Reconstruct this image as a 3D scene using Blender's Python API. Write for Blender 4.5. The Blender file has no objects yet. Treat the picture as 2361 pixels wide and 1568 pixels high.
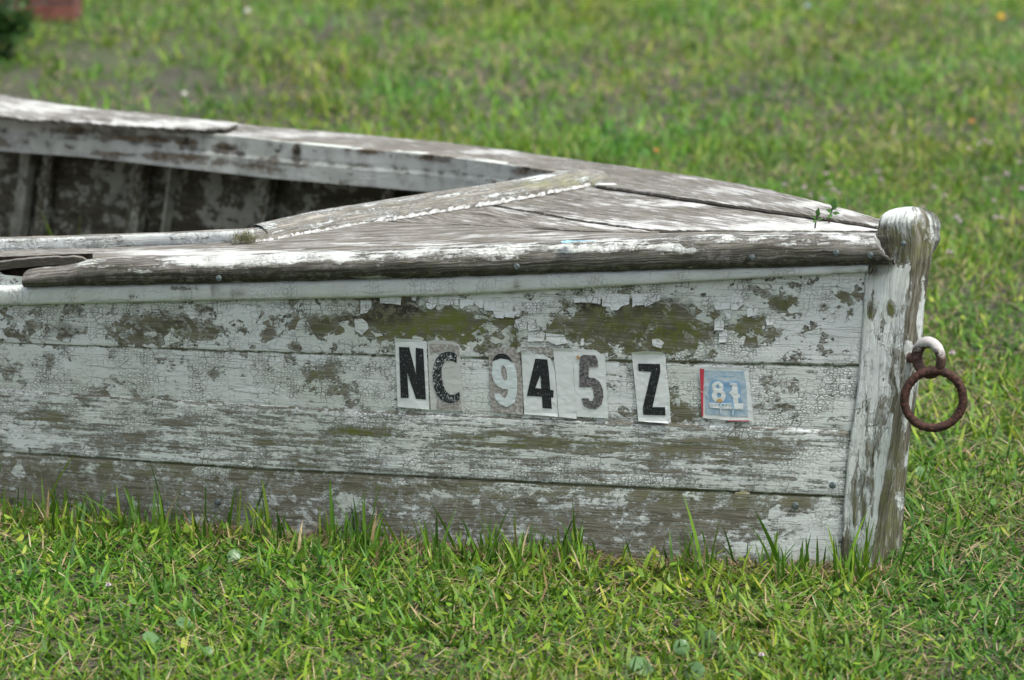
import bpy, math, random
import numpy as np
R = math.radians
rng = np.random.default_rng(7)
random.seed(7)
scn = bpy.context.scene
col = scn.collection

# ------------------------------------------------------------------ camera, sky, sun, exposure
TH = R(12.0); CAMH = 1.37; FPX = 7766.0; CX = 1180.5; CY = 784.0
cam = bpy.data.cameras.new('camera'); camo = bpy.data.objects.new('camera', cam); col.objects.link(camo)
camo.location = (0, 0, CAMH); camo.rotation_euler = (R(90) - TH, 0, 0)
cam.sensor_width = 36; cam.lens = FPX / 2361 * 36; cam.clip_start = 0.1; cam.clip_end = 500
cam.dof.use_dof = True; cam.dof.focus_distance = 4.98; cam.dof.aperture_fstop = 5.6
scn.camera = camo
SUN_EL, SUN_AZ = R(66), R(128)          # azimuth from +Y towards +X: high, on the camera's side, to the right; hazy
w = bpy.data.worlds.new('World'); scn.world = w; w.use_nodes = True
wn = w.node_tree; sky = wn.nodes.new('ShaderNodeTexSky'); sky.sky_type = 'NISHITA'; sky.sun_disc = False
sky.sun_elevation = SUN_EL; sky.sun_rotation = SUN_AZ; sky.air_density = 1.0; sky.dust_density = 4.0
bg = wn.nodes['Background']; bg.inputs['Strength'].default_value = 0.15
hs = wn.nodes.new('ShaderNodeHueSaturation'); hs.inputs['Saturation'].default_value = .45       # thin overcast: a greyer sky
wn.links.new(sky.outputs[0], hs.inputs['Color']); wn.links.new(hs.outputs[0], bg.inputs['Color'])
sl = bpy.data.lights.new('sun', 'SUN'); sl.energy = 2.4; sl.angle = R(16); sl.color = (1, .96, .9)
so = bpy.data.objects.new('sun', sl); col.objects.link(so)
so.rotation_euler = (R(90) - SUN_EL, 0, math.pi - SUN_AZ * 1.0)
# a sun lamp shines along its -Z: lay +Z towards the sun
sd = np.array([math.sin(SUN_AZ) * math.cos(SUN_EL), math.cos(SUN_AZ) * math.cos(SUN_EL), math.sin(SUN_EL)])
from mathutils import Vector, Matrix, Quaternion
so.rotation_euler = Vector(sd).to_track_quat('Z', 'Y').to_euler()
scn.view_settings.view_transform = 'Standard'; scn.view_settings.look = 'None'
scn.view_settings.exposure = 0.78; scn.view_settings.gamma = 1

# ------------------------------------------------------------------ geometry helpers
CT, ST = math.cos(TH), math.sin(TH)
def W(px, py, Y):
    px, py, Y = np.broadcast_arrays(np.asarray(px, float), np.asarray(py, float), np.asarray(Y, float))
    a = (px - CX) / FPX; b = (CY - py) / FPX; t = Y / (CT + b * ST)
    return np.stack([a * t, Y, CAMH + t * (b * CT - ST)], -1)
def WZ(px, py, z):
    px, py, z = np.broadcast_arrays(np.asarray(px, float), np.asarray(py, float), np.asarray(z, float))
    a = (px - CX) / FPX; b = (CY - py) / FPX; t = (z - CAMH) / (b * CT - ST)
    return np.stack([a * t, t * (CT + b * ST), z], -1)
def proj(P):
    x, y, z = P[..., 0], P[..., 1], P[..., 2] - CAMH
    dpt = y * CT - z * ST
    return CX + FPX * x / dpt, CY - FPX * (y * ST + z * CT) / dpt
P0 = np.array([.524, 4.783, 0.]); DC = np.array([-.766, .643, 0.]); NN = np.array([-.643, -.766, 0.])
_a = np.array([-.2, 0, .24, .49, .66, .86, 1.03, 1.15, 1.6, 2.1, 2.8, 4.2])
_z = np.array([.519, .514, .501, .479, .461, .442, .425, .411, .388, .378, .383, .44])
_aa = np.linspace(-.2, 4.2, 441); _zz = np.interp(_aa, _a, _z)
_k = np.exp(-(np.arange(-15, 16) / 7.) ** 2); _k /= _k.sum()
_zz = np.convolve(np.pad(_zz, 15, 'edge'), _k, 'valid')
def zs(a): return np.interp(a, _aa, _zz)
def D(px, py, dz=0.0):                       # a traced point lying on the sheer (deck) surface
    z = np.full(np.broadcast(np.asarray(px, float), np.asarray(py, float)).shape, .45)
    for _ in range(25):
        P = WZ(px, py, z); z = zs((P - P0) @ DC) + dz
    return WZ(px, py, z)
def _hash(i, j, s):
    n = (i.astype(np.int64) * 374761393 + j.astype(np.int64) * 668265263 + s * 1274126177) & 0x7fffffff
    n = ((n ^ (n >> 13)) * 1274126177) & 0x7fffffff
    return ((n ^ (n >> 16)) & 0xffff) / 65535.0
def vnoise(x, y, s=0, octv=1):
    r = 0; amp = 1; tot = 0
    for o in range(octv):
        i = np.floor(x); j = np.floor(y); fx = x - i; fy = y - j; fx = fx * fx * (3 - 2 * fx); fy = fy * fy * (3 - 2 * fy)
        i = i.astype(np.int64); j = j.astype(np.int64)
        v = (_hash(i, j, s) * (1 - fx) + _hash(i + 1, j, s) * fx) * (1 - fy) + (_hash(i, j + 1, s) * (1 - fx) + _hash(i + 1, j + 1, s) * fx) * fy
        r = r + amp * v; tot += amp; amp *= .5; x = x * 2.03 + 17.1; y = y * 2.03 + 5.7; s += 1
    return r / tot
def blob(px, py, L, base=0.0):
    f = np.full(px.shape, float(base))
    for b in L:
        cx, cy, rx, ry = b[:4]; v = b[4] if len(b) > 4 else 1; an = R(b[5]) if len(b) > 5 else 0
        dx, dy = px - cx, py - cy; c, s = math.cos(an), math.sin(an)
        q = ((dx * c + dy * s) / rx) ** 2 + ((-dx * s + dy * c) / ry) ** 2
        f = f + v * np.exp(-q ** 1.6 * .9)
    return f
def tag(o, label=None, cat=None, group=None, kind=None):
    if label: o['label'] = label
    if cat: o['category'] = cat
    if group: o['group'] = group
    if kind: o['kind'] = kind
    return o
def empty(name, loc):
    o = bpy.data.objects.new(name, None); o.location = loc; col.objects.link(o); o.empty_display_size = .05; return o
def mesh(name, V, F, mat, parent=None, uv=None, attrs=None, smooth=True, colr=None):
    """V n x 3, F list of index arrays (all quads as one array, or a list of polygons)"""
    V = np.asarray(V, float); me = bpy.data.meshes.new(name)
    if isinstance(F, np.ndarray):
        k = F.shape[1]; me.vertices.add(len(V)); me.vertices.foreach_set('co', V.astype(np.float32).ravel())
        me.loops.add(F.size); me.loops.foreach_set('vertex_index', F.astype(np.int32).ravel())
        me.polygons.add(len(F)); me.polygons.foreach_set('loop_start', (np.arange(len(F)) * k).astype(np.int32))
        me.update(calc_edges=True)
    else:
        me.from_pydata([tuple(v) for v in V], [], [tuple(int(i) for i in f) for f in F])
    me.polygons.foreach_set('use_smooth', np.full(len(me.polygons), smooth))
    li = np.empty(len(me.loops), np.int32); me.loops.foreach_get('vertex_index', li)
    if uv is not None:
        l = me.uv_layers.new(name='uv'); l.data.foreach_set('uv', np.asarray(uv, np.float32)[li].ravel())
    for k_, v_ in (attrs or {}).items():
        at = me.attributes.new(k_, 'FLOAT', 'POINT'); at.data.foreach_set('value', np.broadcast_to(v_, (len(V),)).astype(np.float32).copy())
    if colr is not None:
        at = me.attributes.new('tint', 'FLOAT_COLOR', 'POINT'); at.data.foreach_set('color', np.concatenate([colr, np.ones((len(V), 1))], 1).astype(np.float32).ravel())
    me.materials.append(mat); o = bpy.data.objects.new(name, me); col.objects.link(o)
    if parent is not None:
        o.parent = parent
        pw = parent
        off = Vector((0, 0, 0))
        while pw is not None: off += pw.location; pw = pw.parent
        o.location = -off if o.parent.type == 'EMPTY' and o.parent.parent is None else Vector((0, 0, 0))
    return o
def gridF(nc, nr, closed=False):
    i = np.arange(nc - 1)[:, None]; j = np.arange(nr if closed else nr - 1)[None, :]
    j2 = (j + 1) % nr
    return np.stack(np.broadcast_arrays(i * nr + j, i * nr + j2, (i + 1) * nr + j2, (i + 1) * nr + j), -1).reshape(-1, 4)
def arc(P):                                   # cumulative length along axis 0
    d_ = np.linalg.norm(np.diff(P, axis=0), axis=-1); return np.concatenate([[0], np.cumsum(d_)])
def ext(G, stern, n=22):
    """carry a traced grid [nc,nr,3] on in one smooth bend to the stern row [nr,3]"""
    p = G[-1]; T = G[-1] - G[-4]; T = T / np.linalg.norm(T, axis=-1, keepdims=True)
    q = stern; L = np.linalg.norm(q - p, axis=-1, keepdims=True); T0 = T * L; T1 = DC * L
    out = []
    for k in range(1, n + 1):
        t = k / n; t2, t3 = t * t, t ** 3
        out.append((2 * t3 - 3 * t2 + 1) * p + (t3 - 2 * t2 + t) * T0 + (-2 * t3 + 3 * t2) * q + (t3 - t2) * T1)
    return np.concatenate([G, np.array(out)], 0)
def slab(G, thick):
    """closed board: top grid G [nc,nr,3] and the same grid lowered by thick"""
    nc, nr = G.shape[:2]; B = G - np.asarray(thick)
    V = np.concatenate([G.reshape(-1, 3), B.reshape(-1, 3)]); n = nc * nr
    F = gridF(nc, nr); F2 = F[:, ::-1] + n
    def rim(idx):
        idx = np.asarray(idx); return np.stack([idx[:-1], idx[1:], idx[1:] + n, idx[:-1] + n], -1)
    I = np.arange(n).reshape(nc, nr)
    S = np.concatenate([rim(I[:, 0]), rim(I[::-1, -1]), rim(I[-1, :]), rim(I[0, ::-1])])
    return V, np.concatenate([F[:, ::-1], F2[:, ::-1], S])
def uvgrid(G):
    u = arc(G[:, G.shape[1] // 2]); v = np.linalg.norm(G - G[:, :1], axis=-1)
    return np.stack([np.broadcast_to(u[:, None], v.shape), v], -1)
def uvout(G):
    uv = uvgrid(G); uv[..., 1] = -np.linalg.norm(G - G[:, -1:], axis=-1); return uv

# ------------------------------------------------------------------ node helper
class NT:
    def __init__(s, name):
        s.m = bpy.data.materials.new(name); s.m.use_nodes = True; s.t = s.m.node_tree
        s.b = s.t.nodes['Principled BSDF']
    def put(s, inp, v):
        if isinstance(v, bpy.types.NodeSocket): s.t.links.new(v, inp)
        elif v is not None:
            try: inp.default_value = v
            except Exception:
                inp.default_value = (v[0], v[1], v[2], 1) if hasattr(v, '__len__') else v
    def n(s, typ, out=0, **kw):
        nd = s.t.nodes.new('ShaderNode' + typ)
        for k, v in list(kw.items()):
            if k[0] == '_': setattr(nd, k[1:], v)
        for k, v in kw.items():
            if k[0] != '_':
                inp = nd.inputs[int(k[1:])] if k[0] == 'i' and k[1:].isdigit() else nd.inputs[k]
                s.put(inp, v)
        return nd.outputs[out]
    def math(s, op, a, b=None, c=None, clamp=False):
        nd = s.t.nodes.new('ShaderNodeMath'); nd.operation = op; nd.use_clamp = clamp
        for i, v in enumerate((a, b, c)):
            if v is not None: s.put(nd.inputs[i], v)
        return nd.outputs[0]
    def add(s, a, b): return s.math('ADD', a, b)
    def sub(s, a, b): return s.math('SUBTRACT', a, b)
    def mul(s, a, b, clamp=False): return s.math('MULTIPLY', a, b, clamp=clamp)
    def attr(s, name): return s.n('Attribute', out=2, _attribute_name=name)
    def sm(s, v, lo, hi, a=0.0, b=1.0):
        nd = s.t.nodes.new('ShaderNodeMapRange'); nd.interpolation_type = 'SMOOTHSTEP'
        s.put(nd.inputs[0], v); s.put(nd.inputs[1], lo); s.put(nd.inputs[2], hi); s.put(nd.inputs[3], a); s.put(nd.inputs[4], b)
        return nd.outputs[0]
    def mix(s, f, a, b):
        nd = s.t.nodes.new('ShaderNodeMix'); nd.data_type = 'RGBA'
        s.put(nd.inputs[0], f); s.put(nd.inputs[6], a); s.put(nd.inputs[7], b); return nd.outputs[2]
    def scale(s, v, sc):
        nd = s.t.nodes.new('ShaderNodeVectorMath'); nd.operation = 'MULTIPLY'; s.put(nd.inputs[0], v); nd.inputs[1].default_value = sc
        return nd.outputs[0]
    def vadd(s, a, b):
        nd = s.t.nodes.new('ShaderNodeVectorMath'); nd.operation = 'ADD'; s.put(nd.inputs[0], a); s.put(nd.inputs[1], b); return nd.outputs[0]
    def noise(s, v, sc, det=3, rough=.55, out=0):
        return s.n('TexNoise', out=out, Vector=v, Scale=sc, Detail=det, Roughness=rough)
    def voro(s, v, sc, feat='F1', out=0, rand=1.0):
        nd = s.t.nodes.new('ShaderNodeTexVoronoi'); nd.voronoi_dimensions = '2D'; nd.feature = feat
        s.put(nd.inputs['Vector'], v); nd.inputs['Scale'].default_value = sc; nd.inputs['Randomness'].default_value = rand
        return nd.outputs[out]
def C(h):                                     # sRGB hex to linear
    c = [int(h[i:i + 2], 16) / 255 for i in (0, 2, 4)]
    return tuple(x / 12.92 if x < .04045 else ((x + .055) / 1.055) ** 2.4 for x in c) + (1,)

def timber(name, paint=(.62, .66, .668, 1), prim=(.33, .35, .32, 1), w1=(.105, .095, .073, 1), w2=(.235, .222, .185, 1),
           cell=85., crack=1.0, soft=.012, chip=.42, grain=(14, 330), algae_c=(.115, .135, .028, 1), band=.11, bump=1.0, rough=.62,
           crackc=(.075, .075, .055, 1), an=1.0):
    """weathered timber under old paint: grain runs along u; attributes bare, algae, mold, streak"""
    N = NT(name); uv = N.n('UVMap', _uv_map='uv')
    wob = N.noise(uv, 60, 3, .6, out=1)
    wv = N.vadd(uv, N.scale(N.vadd(wob, (-.5, -.5, -.5)), (.006, .006, 0)))
    sq = N.scale(wv, (1.0 / an, 1.1, 1))
    bare, alg, mold_shade, strk = [N.attr(a) for a in ('bare', 'algae', 'mold_shade', 'streak')]
    rnd1 = N.n('SeparateColor', i0=N.voro(sq, cell, 'F1', 1), out=0)
    rnd0 = N.n('SeparateColor', i0=N.voro(sq, cell * .5, 'F1', 1, rand=.85), out=0)
    rnd2 = N.n('SeparateColor', i0=N.voro(sq, cell * 2.6, 'F1', 1), out=0)
    e1 = N.voro(sq, cell * 1.25, 'DISTANCE_TO_EDGE', rand=.8); e2 = N.voro(N.scale(sq, (1, 1.2, 1)), cell * 2.3, 'DISTANCE_TO_EDGE', rand=.72)
    nb = N.noise(uv, 24, 3, .5)
    st = N.noise(N.scale(wv, (grain[0], grain[1] * .55, 1)), 1.0, 5, .68)
    gr = N.noise(N.scale(wv, (grain[0] * .8, grain[1] * 1.6, 1)), 1.0, 3, .7)
    inv = N.sub(1.0, strk)
    f = N.add(bare, N.mul(N.mul(N.sub(rnd1, .5), chip), inv))
    f = N.add(f, N.mul(N.mul(N.sub(rnd0, .5), chip * .8), inv))
    f = N.add(f, N.mul(N.mul(N.sub(nb, .5), .85), N.sub(1.0, N.mul(strk, .55))))
    f = N.add(f, N.mul(N.mul(N.sub(st, .5), 1.9), strk))
    f = N.add(f, N.mul(N.sub(rnd2, .5), chip * .36))
    pm = N.sm(f, .5 - soft, .5 + soft, 1, 0)
    rimm = N.mul(N.sm(f, .40, .49), pm)
    q = N.mul(N.sm(N.noise(uv, 13, 4, .65), .44, .58), N.sub(1.0, N.attr('firm')), clamp=True)     # how strongly the film is crazed here
    cw = N.add(N.mul(q, .07 * crack), .022 * crack)
    ck = N.math('MAXIMUM', N.mul(N.mul(N.sm(e1, .0, cw, 1, 0), N.sub(1.0, N.mul(N.attr('firm'), .8))), N.add(N.mul(N.sm(N.noise(uv, 31, 3), .46, .58), 1.0), .08)), N.mul(N.sm(e2, .0, N.mul(cw, 2.6), 1, 0), N.mul(q, N.sm(N.noise(uv, 37, 3, .6), .36, .62, .15, .8))))
    lin = N.sm(N.noise(N.scale(wv, (10, 420, 1)), 1.0, 2, .5), .60, .68)   # hairline splits along the grain
    ck = N.mul(N.math('MAXIMUM', ck, N.mul(lin, .5)), min(1.0, crack), clamp=True)
    # paint colour: slightly uneven, faint dirt
    pc = N.mix(N.sm(N.noise(uv, 7, 4), .3, .75), paint, tuple(c * k for c, k in zip(paint[:3], (.86, .87, .82))) + (1,))
    pc = N.mix(N.mul(N.sm(N.noise(N.scale(uv, (30, 160, 1)), 1.0, 4, .7), .45, .8), .35), pc, (.36, .36, .28, 1))
    pc = N.mix(N.mul(alg, .35, clamp=True), pc, (.33, .40, .22, 1))
    pc = N.mix(N.mul(ck, .85), pc, crackc)
    pc = N.mix(N.mul(mold_shade, N.sm(nb, .42, .62), clamp=True), pc, (.10, .095, .08, 1))
    wc = N.mix(N.sm(gr, .38, .62), w1, w2)
    wc = N.mix(N.mul(N.sm(N.noise(N.scale(uv, (12, 60, 1)), 1.0, 4, .6), .42, .66), .5), wc, tuple(c * .45 for c in w1[:3]) + (1,))
    an_ = N.noise(uv, 45, 5, .7)
    wc = N.mix(N.mul(alg, N.sm(an_, .33, .62), clamp=True), wc, algae_c)
    mk = N.mul(mold_shade, N.sm(N.noise(N.vadd(uv, (3, 1, 0)), 55, 5, .75), .40, .56), clamp=True)
    wc = N.mix(mk, wc, (.038, .035, .026, 1))
    prm = N.mul(N.sm(f, .5 + band - .03, .5 + band + .03, 1, 0), .82)
    prc = N.mix(N.mul(alg, .75, clamp=True), prim, tuple(a * .6 + b * .4 for a, b in zip(algae_c[:3], prim[:3])) + (1,))
    prc = N.mix(N.mul(rnd2, .35), prc, w2)
    prc = N.mix(N.mul(N.sm(gr, .35, .7), .5), prc, tuple(c * .55 for c in prim[:3]) + (1,))
    base = N.mix(prm, wc, prc)
    edge_shade = N.mul(N.sm(f, .5 - soft, .5 + soft * .6), N.sm(f, .5 + soft * 1.2, .5 + soft * 1.2 + .035, 1, 0))      # shadow line painted on the wood along broken paint edges
    base = N.mix(N.mul(edge_shade, .8 * min(1, crack)), base, (.03, .028, .018, 1))
    colr = N.mix(pm, base, pc)
    N.put(N.b.inputs['Base Color'], colr)
    N.put(N.b.inputs['Roughness'], N.mix(pm, (.88,) * 3 + (1,), (rough,) * 3 + (1,)))
    N.b.inputs['Specular IOR Level'].default_value = .3
    h = N.add(N.mul(pm, .9), N.mul(rimm, .55)); h = N.sub(h, N.mul(N.mul(ck, pm), .75))
    h = N.add(h, N.mul(prm, .22)); h = N.add(h, N.mul(gr, .38)); h = N.add(h, N.mul(nb, .5))
    # slightly cupped flakes
    h = N.add(h, N.mul(N.mul(N.sm(e1, 0, .35, 1, 0), pm), N.mul(q, .35)))
    nd = N.t.nodes.new('ShaderNodeBump'); nd.inputs['Strength'].default_value = .85 * min(1, bump); nd.inputs['Distance'].default_value = .0024 * bump
    N.put(nd.inputs['Height'], h); N.put(N.b.inputs['Normal'], nd.outputs[0])
    return N.m
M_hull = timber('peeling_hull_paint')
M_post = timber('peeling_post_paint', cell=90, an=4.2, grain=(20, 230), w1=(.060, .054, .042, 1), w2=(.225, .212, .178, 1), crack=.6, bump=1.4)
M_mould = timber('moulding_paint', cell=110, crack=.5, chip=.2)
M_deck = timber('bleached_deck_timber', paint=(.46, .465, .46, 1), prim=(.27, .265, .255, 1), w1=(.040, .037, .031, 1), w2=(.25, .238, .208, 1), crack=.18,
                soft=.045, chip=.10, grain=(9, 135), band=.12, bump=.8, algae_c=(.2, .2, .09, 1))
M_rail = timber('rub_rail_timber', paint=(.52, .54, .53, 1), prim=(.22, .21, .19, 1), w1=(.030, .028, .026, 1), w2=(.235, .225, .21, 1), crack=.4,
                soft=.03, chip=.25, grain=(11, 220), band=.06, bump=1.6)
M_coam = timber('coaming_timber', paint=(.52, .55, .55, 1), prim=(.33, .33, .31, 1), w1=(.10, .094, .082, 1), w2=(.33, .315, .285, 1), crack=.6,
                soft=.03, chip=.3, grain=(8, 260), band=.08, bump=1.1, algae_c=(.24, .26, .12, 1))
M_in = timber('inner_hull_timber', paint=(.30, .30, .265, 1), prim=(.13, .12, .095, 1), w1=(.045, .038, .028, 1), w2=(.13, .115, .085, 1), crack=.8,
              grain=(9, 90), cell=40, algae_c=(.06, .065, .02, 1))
def simple(name, c, rough=.7, metal=0.0, noise=None, bump=0.0, spec=.4):
    N = NT(name); co = N.n('TexCoord', out=3)
    if noise: 
        N.put(N.b.inputs['Base Color'], N.mix(N.sm(N.noise(co, noise[0], 5, .65), .35, .68), c, noise[1]))
    else: N.put(N.b.inputs['Base Color'], c)
    if bump:
        nd = N.t.nodes.new('ShaderNodeBump'); nd.inputs['Strength'].default_value = .8; nd.inputs['Distance'].default_value = bump
        N.put(nd.inputs['Height'], N.noise(co, noise[0] * 1.7 if noise else 200, 5, .7)); N.put(N.b.inputs['Normal'], nd.outputs[0])
    N.b.inputs['Roughness'].default_value = rough; N.b.inputs['Metallic'].default_value = metal
    N.b.inputs['Specular IOR Level'].default_value = spec
    return N.m
M_rust = simple('rusty_iron', (.022, .010, .008, 1), .75, .15, (190, (.085, .034, .022, 1)), .0022)
M_screw = simple('tarnished_screw', (.13, .17, .17, 1), .6, .4, (300, (.05, .06, .06, 1)), .0006)
M_floor = simple('rotten_floor_boards', (.05, .04, .03, 1), .9, 0, (30, (.12, .10, .07, 1)), .004)

# ------------------------------------------------------------------ traced lines of the boat (units: 1/2361 of the view's width)
XB = [-300, 0, 232, 472, 708, 943, 1516, 1762, 1947]; YB = [1163, 1185, 1205, 1226, 1246, 1268, 1302, 1315, 1323]
S3 = ([-300, 0, 556, 816, 1022, 1362, 1931], [1021, 1040, 1079, 1091, 1101, 1119, 1145])
S2 = ([-300, 0, 542, 816, 1771, 1957], [880, 899, 933, 948, 988, 997])
S1 = ([-300, 0, 521, 816, 1070, 1393, 1766, 1978], [780, 790, 809, 818, 824, 832, 839, 844.6])
MB = ([-300, 0, 500, 1000, 1500, 1990, 2050], [712, 704, 692, 682, 654, 626, 622])      # moulding's lower edge
RB = ([-300, 65, 500, 1000, 1500, 2070], [664, 659, 650, 637, 620, 606])                # rub rail's lower edge
RT = ([-300, 0, 65, 243, 500, 817, 1104, 1295, 1544, 1891, 2070], [613, 608, 606, 599, 590, 580, 566, 559, 546, 538, 541])
SEAM = ([600, 652, 905, 997, 1246, 1340], [1993, 1990, 1974, 1955, 1936, 1934])         # planks end against the stem post
def ip(x, T): return np.interp(x, T[0], T[1])
def Yb(px): return WZ(px, np.interp(px, XB, YB), 0.0)[..., 1]
def Yt(px): return Yb(np.minimum(px, 1947)) - .05 + .03 * px / 2000 - np.maximum(px - 1947, 0) * .00018
def Yh(px, py):
    yb = np.interp(px, XB, YB); yt = ip(px, RT); k = (yb - py) / (yb - yt)
    return Yb(px) * (1 - k) + Yt(px) * k
def H(px, py, off=0.0):                       # a point on the near side's outer face, lifted off it by off
    P = W(px, py, Yh(px, py)); return P + np.array([-.19, -.98, .03]) * np.asarray(off)[..., None]

boat = empty('wooden_boat', (.2, 5.0, 0))
tag(boat, 'old wooden boat with peeling white paint and NC 945 Z on its bow', 'boat')

# --- near side planking: four strakes, seams and lapped edges in one mesh
def near_side():
    s = np.linspace(0, 1, 520); cols = []; hts = []
    frac = []; fam = []; offs = []
    edges = [(0, 1, 34), (1, 2, 34), (2, 3, 26), (3, 4, 34), (4, 5, 10)]
    for (a, b, n) in edges:
        for k in range(n):
            t = k / (n - 1); frac.append((a, t)); fam.append(a)
            o = .0 if a == 4 else (.0014 * (1 - min(1, (1 - abs(2 * t - 1)) * 9)) * -.55)
            offs.append(o + (.0008 if a in (1, 3) else 0))
    G = []
    PX = []; PY = []
    for f, (a, t) in enumerate(frac):
        # px range: -120 .. seam at that height
        base = np.linspace(1., 0, 520)
        yy_guess = [1250, 1070, 920, 740, 610][a]
        xr = ip(yy_guess, SEAM)
        px = -150 + (xr + 6 + 150) * base
        L = [np.interp(px, XB, YB) + 14, ip(px, S3), ip(px, S2), ip(px, S1), ip(px, MB), ip(px, RT) + 2 + np.where(px < 196, np.interp(px, [-20, 10, 60, 196], [4, 24, 30, 20]), 0)]
        # seams wander a little
        py = L[a] * (1 - t) + L[a + 1] * t
        ex = np.interp(py[0], *SEAM); px = px + (ex + 5 - xr) * np.clip((px - 1500) / 400, 0, 1)
        Pn = H(px, py, offs[f] + .0016 * (vnoise(px / 160., py / 40., 3 + a, 3) - .5))
        G.append(Pn); PX.append(px); PY.append(py)
    G = np.stack(G, 1); nr = G.shape[1]
    q = []
    for (a, t) in frac:
        hz = [0, .10, .19, .29, .37, .43]; z = hz[a] * (1 - t) + hz[a + 1] * t
        q.append(P0 + DC * 4.0 + NN * (.58 + .10 * z / .43) + np.array([0, 0, z - .0]))
    G = ext(G, np.array(q), 40)
    u = arc(G[:, nr // 2]); v = G[..., 2]
    jit = np.array([[.0, .37, .71, 1.3, 1.9][a] for a, t in frac])
    uv = np.stack([u[:, None] + jit[None], np.broadcast_to(v, G.shape[:2])], -1)
    px, py = proj(G)
    fa = np.broadcast_to(np.array(fam)[None], px.shape)
    bare = np.choose(fa, [.60, .395, .27, .31, .4]).astype(float)
    streak = np.choose(fa, [.5, .82, .30, .10, .3]).astype(float)
    # top strake
    top = blob(px, py, [(30, 765, 65, 24, .32), (150, 765, 45, 16, .2), (365, 757, 108, 34, .42), (330, 785, 60, 12, .3), (622, 765, 22, 30, .42), (745, 748, 46, 28, .42),
                        (560, 765, 12, 12, .3), (810, 735, 40, 8, .25), (935, 728, 100, 32, .42), (1000, 755, 150, 40, .42), (870, 735, 45, 40, .3),
                        (1188, 770, 10, 50, .42), (1460, 745, 185, 48, .48), (1390, 700, 120, 14, .22), (1560, 790, 100, 40, .3), (1400, 800, 90, 24, .22), (1735, 762, 45, 28, .36),
                        (1812, 704, 52, 18, .4, 20), (1943, 686, 22, 12, .42, 30), (1962, 715, 8, 22, .4), (1862, 830, 20, 6, .3), (1650, 720, 26, 24, .2), (1100, 790, 60, 20, .25),
                        (480, 775, 40, 16, .2), (690, 800, 60, 8, .2), (1830, 690, 40, 10, .2)], 0)
    bare += np.where(fa == 3, top, 0)
    bare += np.where((fa == 2) | (fa == 1), blob(px, py, [
        (248, 892, 34, 18, .34), (735, 862, 40, 26, .34), (760, 900, 60, 14, .24), (620, 852, 14, 8, .3), (20, 850, 30, 20, .2), (560, 820, 20, 8, .2), (1555, 900, 26, 50, .26), (1490, 905, 24, 36, .14),
        (1775, 870, 40, 22, .22), (1840, 880, 22, 10, .25), (1800, 935, 70, 30, .2), (1600, 950, 60, 26, .3), (1480, 960, 120, 20, .25), (1225, 945, 60, 10, .18),
        (110, 958, 48, 16, .32, 18), (400, 972, 60, 10, .26), (830, 996, 66, 10, .4), (700, 1020, 140, 12, .1), (700, 1060, 80, 16, .2), (300, 1005, 90, 8, .2), (300, 1030, 120, 14, .2),
        (1250, 1020, 240, 16, .15), (1500, 1035, 260, 14, .18), (1700, 1020, 140, 16, .2), (1640, 1060, 200, 10, .16), (1150, 1000, 90, 8, .2), (1800, 1040, 100, 8, .16), (1880, 1070, 60, 40, -.14),
        (1500, 1088, 250, 10, .1), (560, 1000, 180, 8, .12), (60, 1010, 60, 20, -.1)]), 0)
    bare += np.where(fa == 0, blob(px, py, [
        (1870, 1230, 95, 85, -.34), (1800, 1270, 110, 26, -.24), (1835, 1165, 40, 22, .35), (1720, 1260, 60, 20, -.08), (480, 1085, 38, 10, -.3), (812, 1160, 36, 14, -.28), (970, 1160, 90, 60, -.05),
        (460, 1205, 26, 20, -.26), (1610, 1130, 44, 28, -.16), (200, 1080, 24, 10, -.2), (1350, 1160, 60, 50, -.06), (1000, 1140, 40, 14, -.2), (300, 1140, 100, 40, .04),
        (1500, 1200, 250, 30, .06), (150, 1140, 160, 40, .05), (1750, 1110, 200, 12, .12), (1230, 1190, 120, 40, -.07)]), 0)
    bare += .05 * (vnoise(px / 90, py / 30, 9, 2) - .5)
    alg = blob(px, py, [(1000, 760, 170, 50, .95), (1080, 730, 60, 26, .3), (1450, 750, 210, 70, .7), (1560, 790, 110, 40, .4), (1812, 704, 70, 30, .5), (370, 760, 120, 34, .3), (745, 748, 60, 34, .4), (735, 890, 60, 40, .5),
                        (830, 996, 80, 14, .7), (1560, 900, 40, 60, .6), (1735, 762, 60, 36, .5), (1188, 770, 16, 60, .5), (1500, 1030, 500, 30, .4), (900, 1010, 400, 40, .4), (130, 960, 90, 30, .35),
                        (400, 1080, 500, 22, .3), (1300, 1130, 500, 20, .4), (1700, 1150, 220, 20, .35), (1943, 690, 30, 30, .4)], .12)
    alg = alg + np.where(fa == 3, .35 * np.exp(-((py - ip(px, MB)) / 14) ** 2), 0)
    mold_shade = blob(px, py, [(900, 715, 75, 34, .9), (960, 700, 60, 22, .6), (420, 735, 60, 22, .8), (330, 765, 60, 20, .5), (1440, 705, 150, 22, .6), (1450, 770, 170, 40, .4), (1340, 700, 40, 20, .6), (30, 760, 60, 22, .5), (150, 760, 40, 22, .5),
                         (800, 735, 60, 12, .8), (1180, 800, 16, 60, .4), (1820, 705, 60, 20, .45), (1600, 700, 60, 12, .5), (1100, 690, 700, 5, .4), (745, 735, 30, 18, .3), (700, 1100, 700, 14, .25)], .04)
    # dirt that has settled in the seams and along the foot
    for T in (S1, S2, S3): mold_shade += .22 * np.exp(-((py - ip(px, T)) / 3.0) ** 2)
    mold_shade += .9 * np.clip((py - np.interp(px, XB, YB) + 34) / 40, 0, 1)
    seamd = np.minimum.reduce([np.abs(py - ip(px, T)) for T in (S1, S2, S3)])
    bare += .32 * np.exp(-(seamd / 2.0) ** 2) * (vnoise(px / 30, px * 0, 5, 2) > .38)
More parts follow.
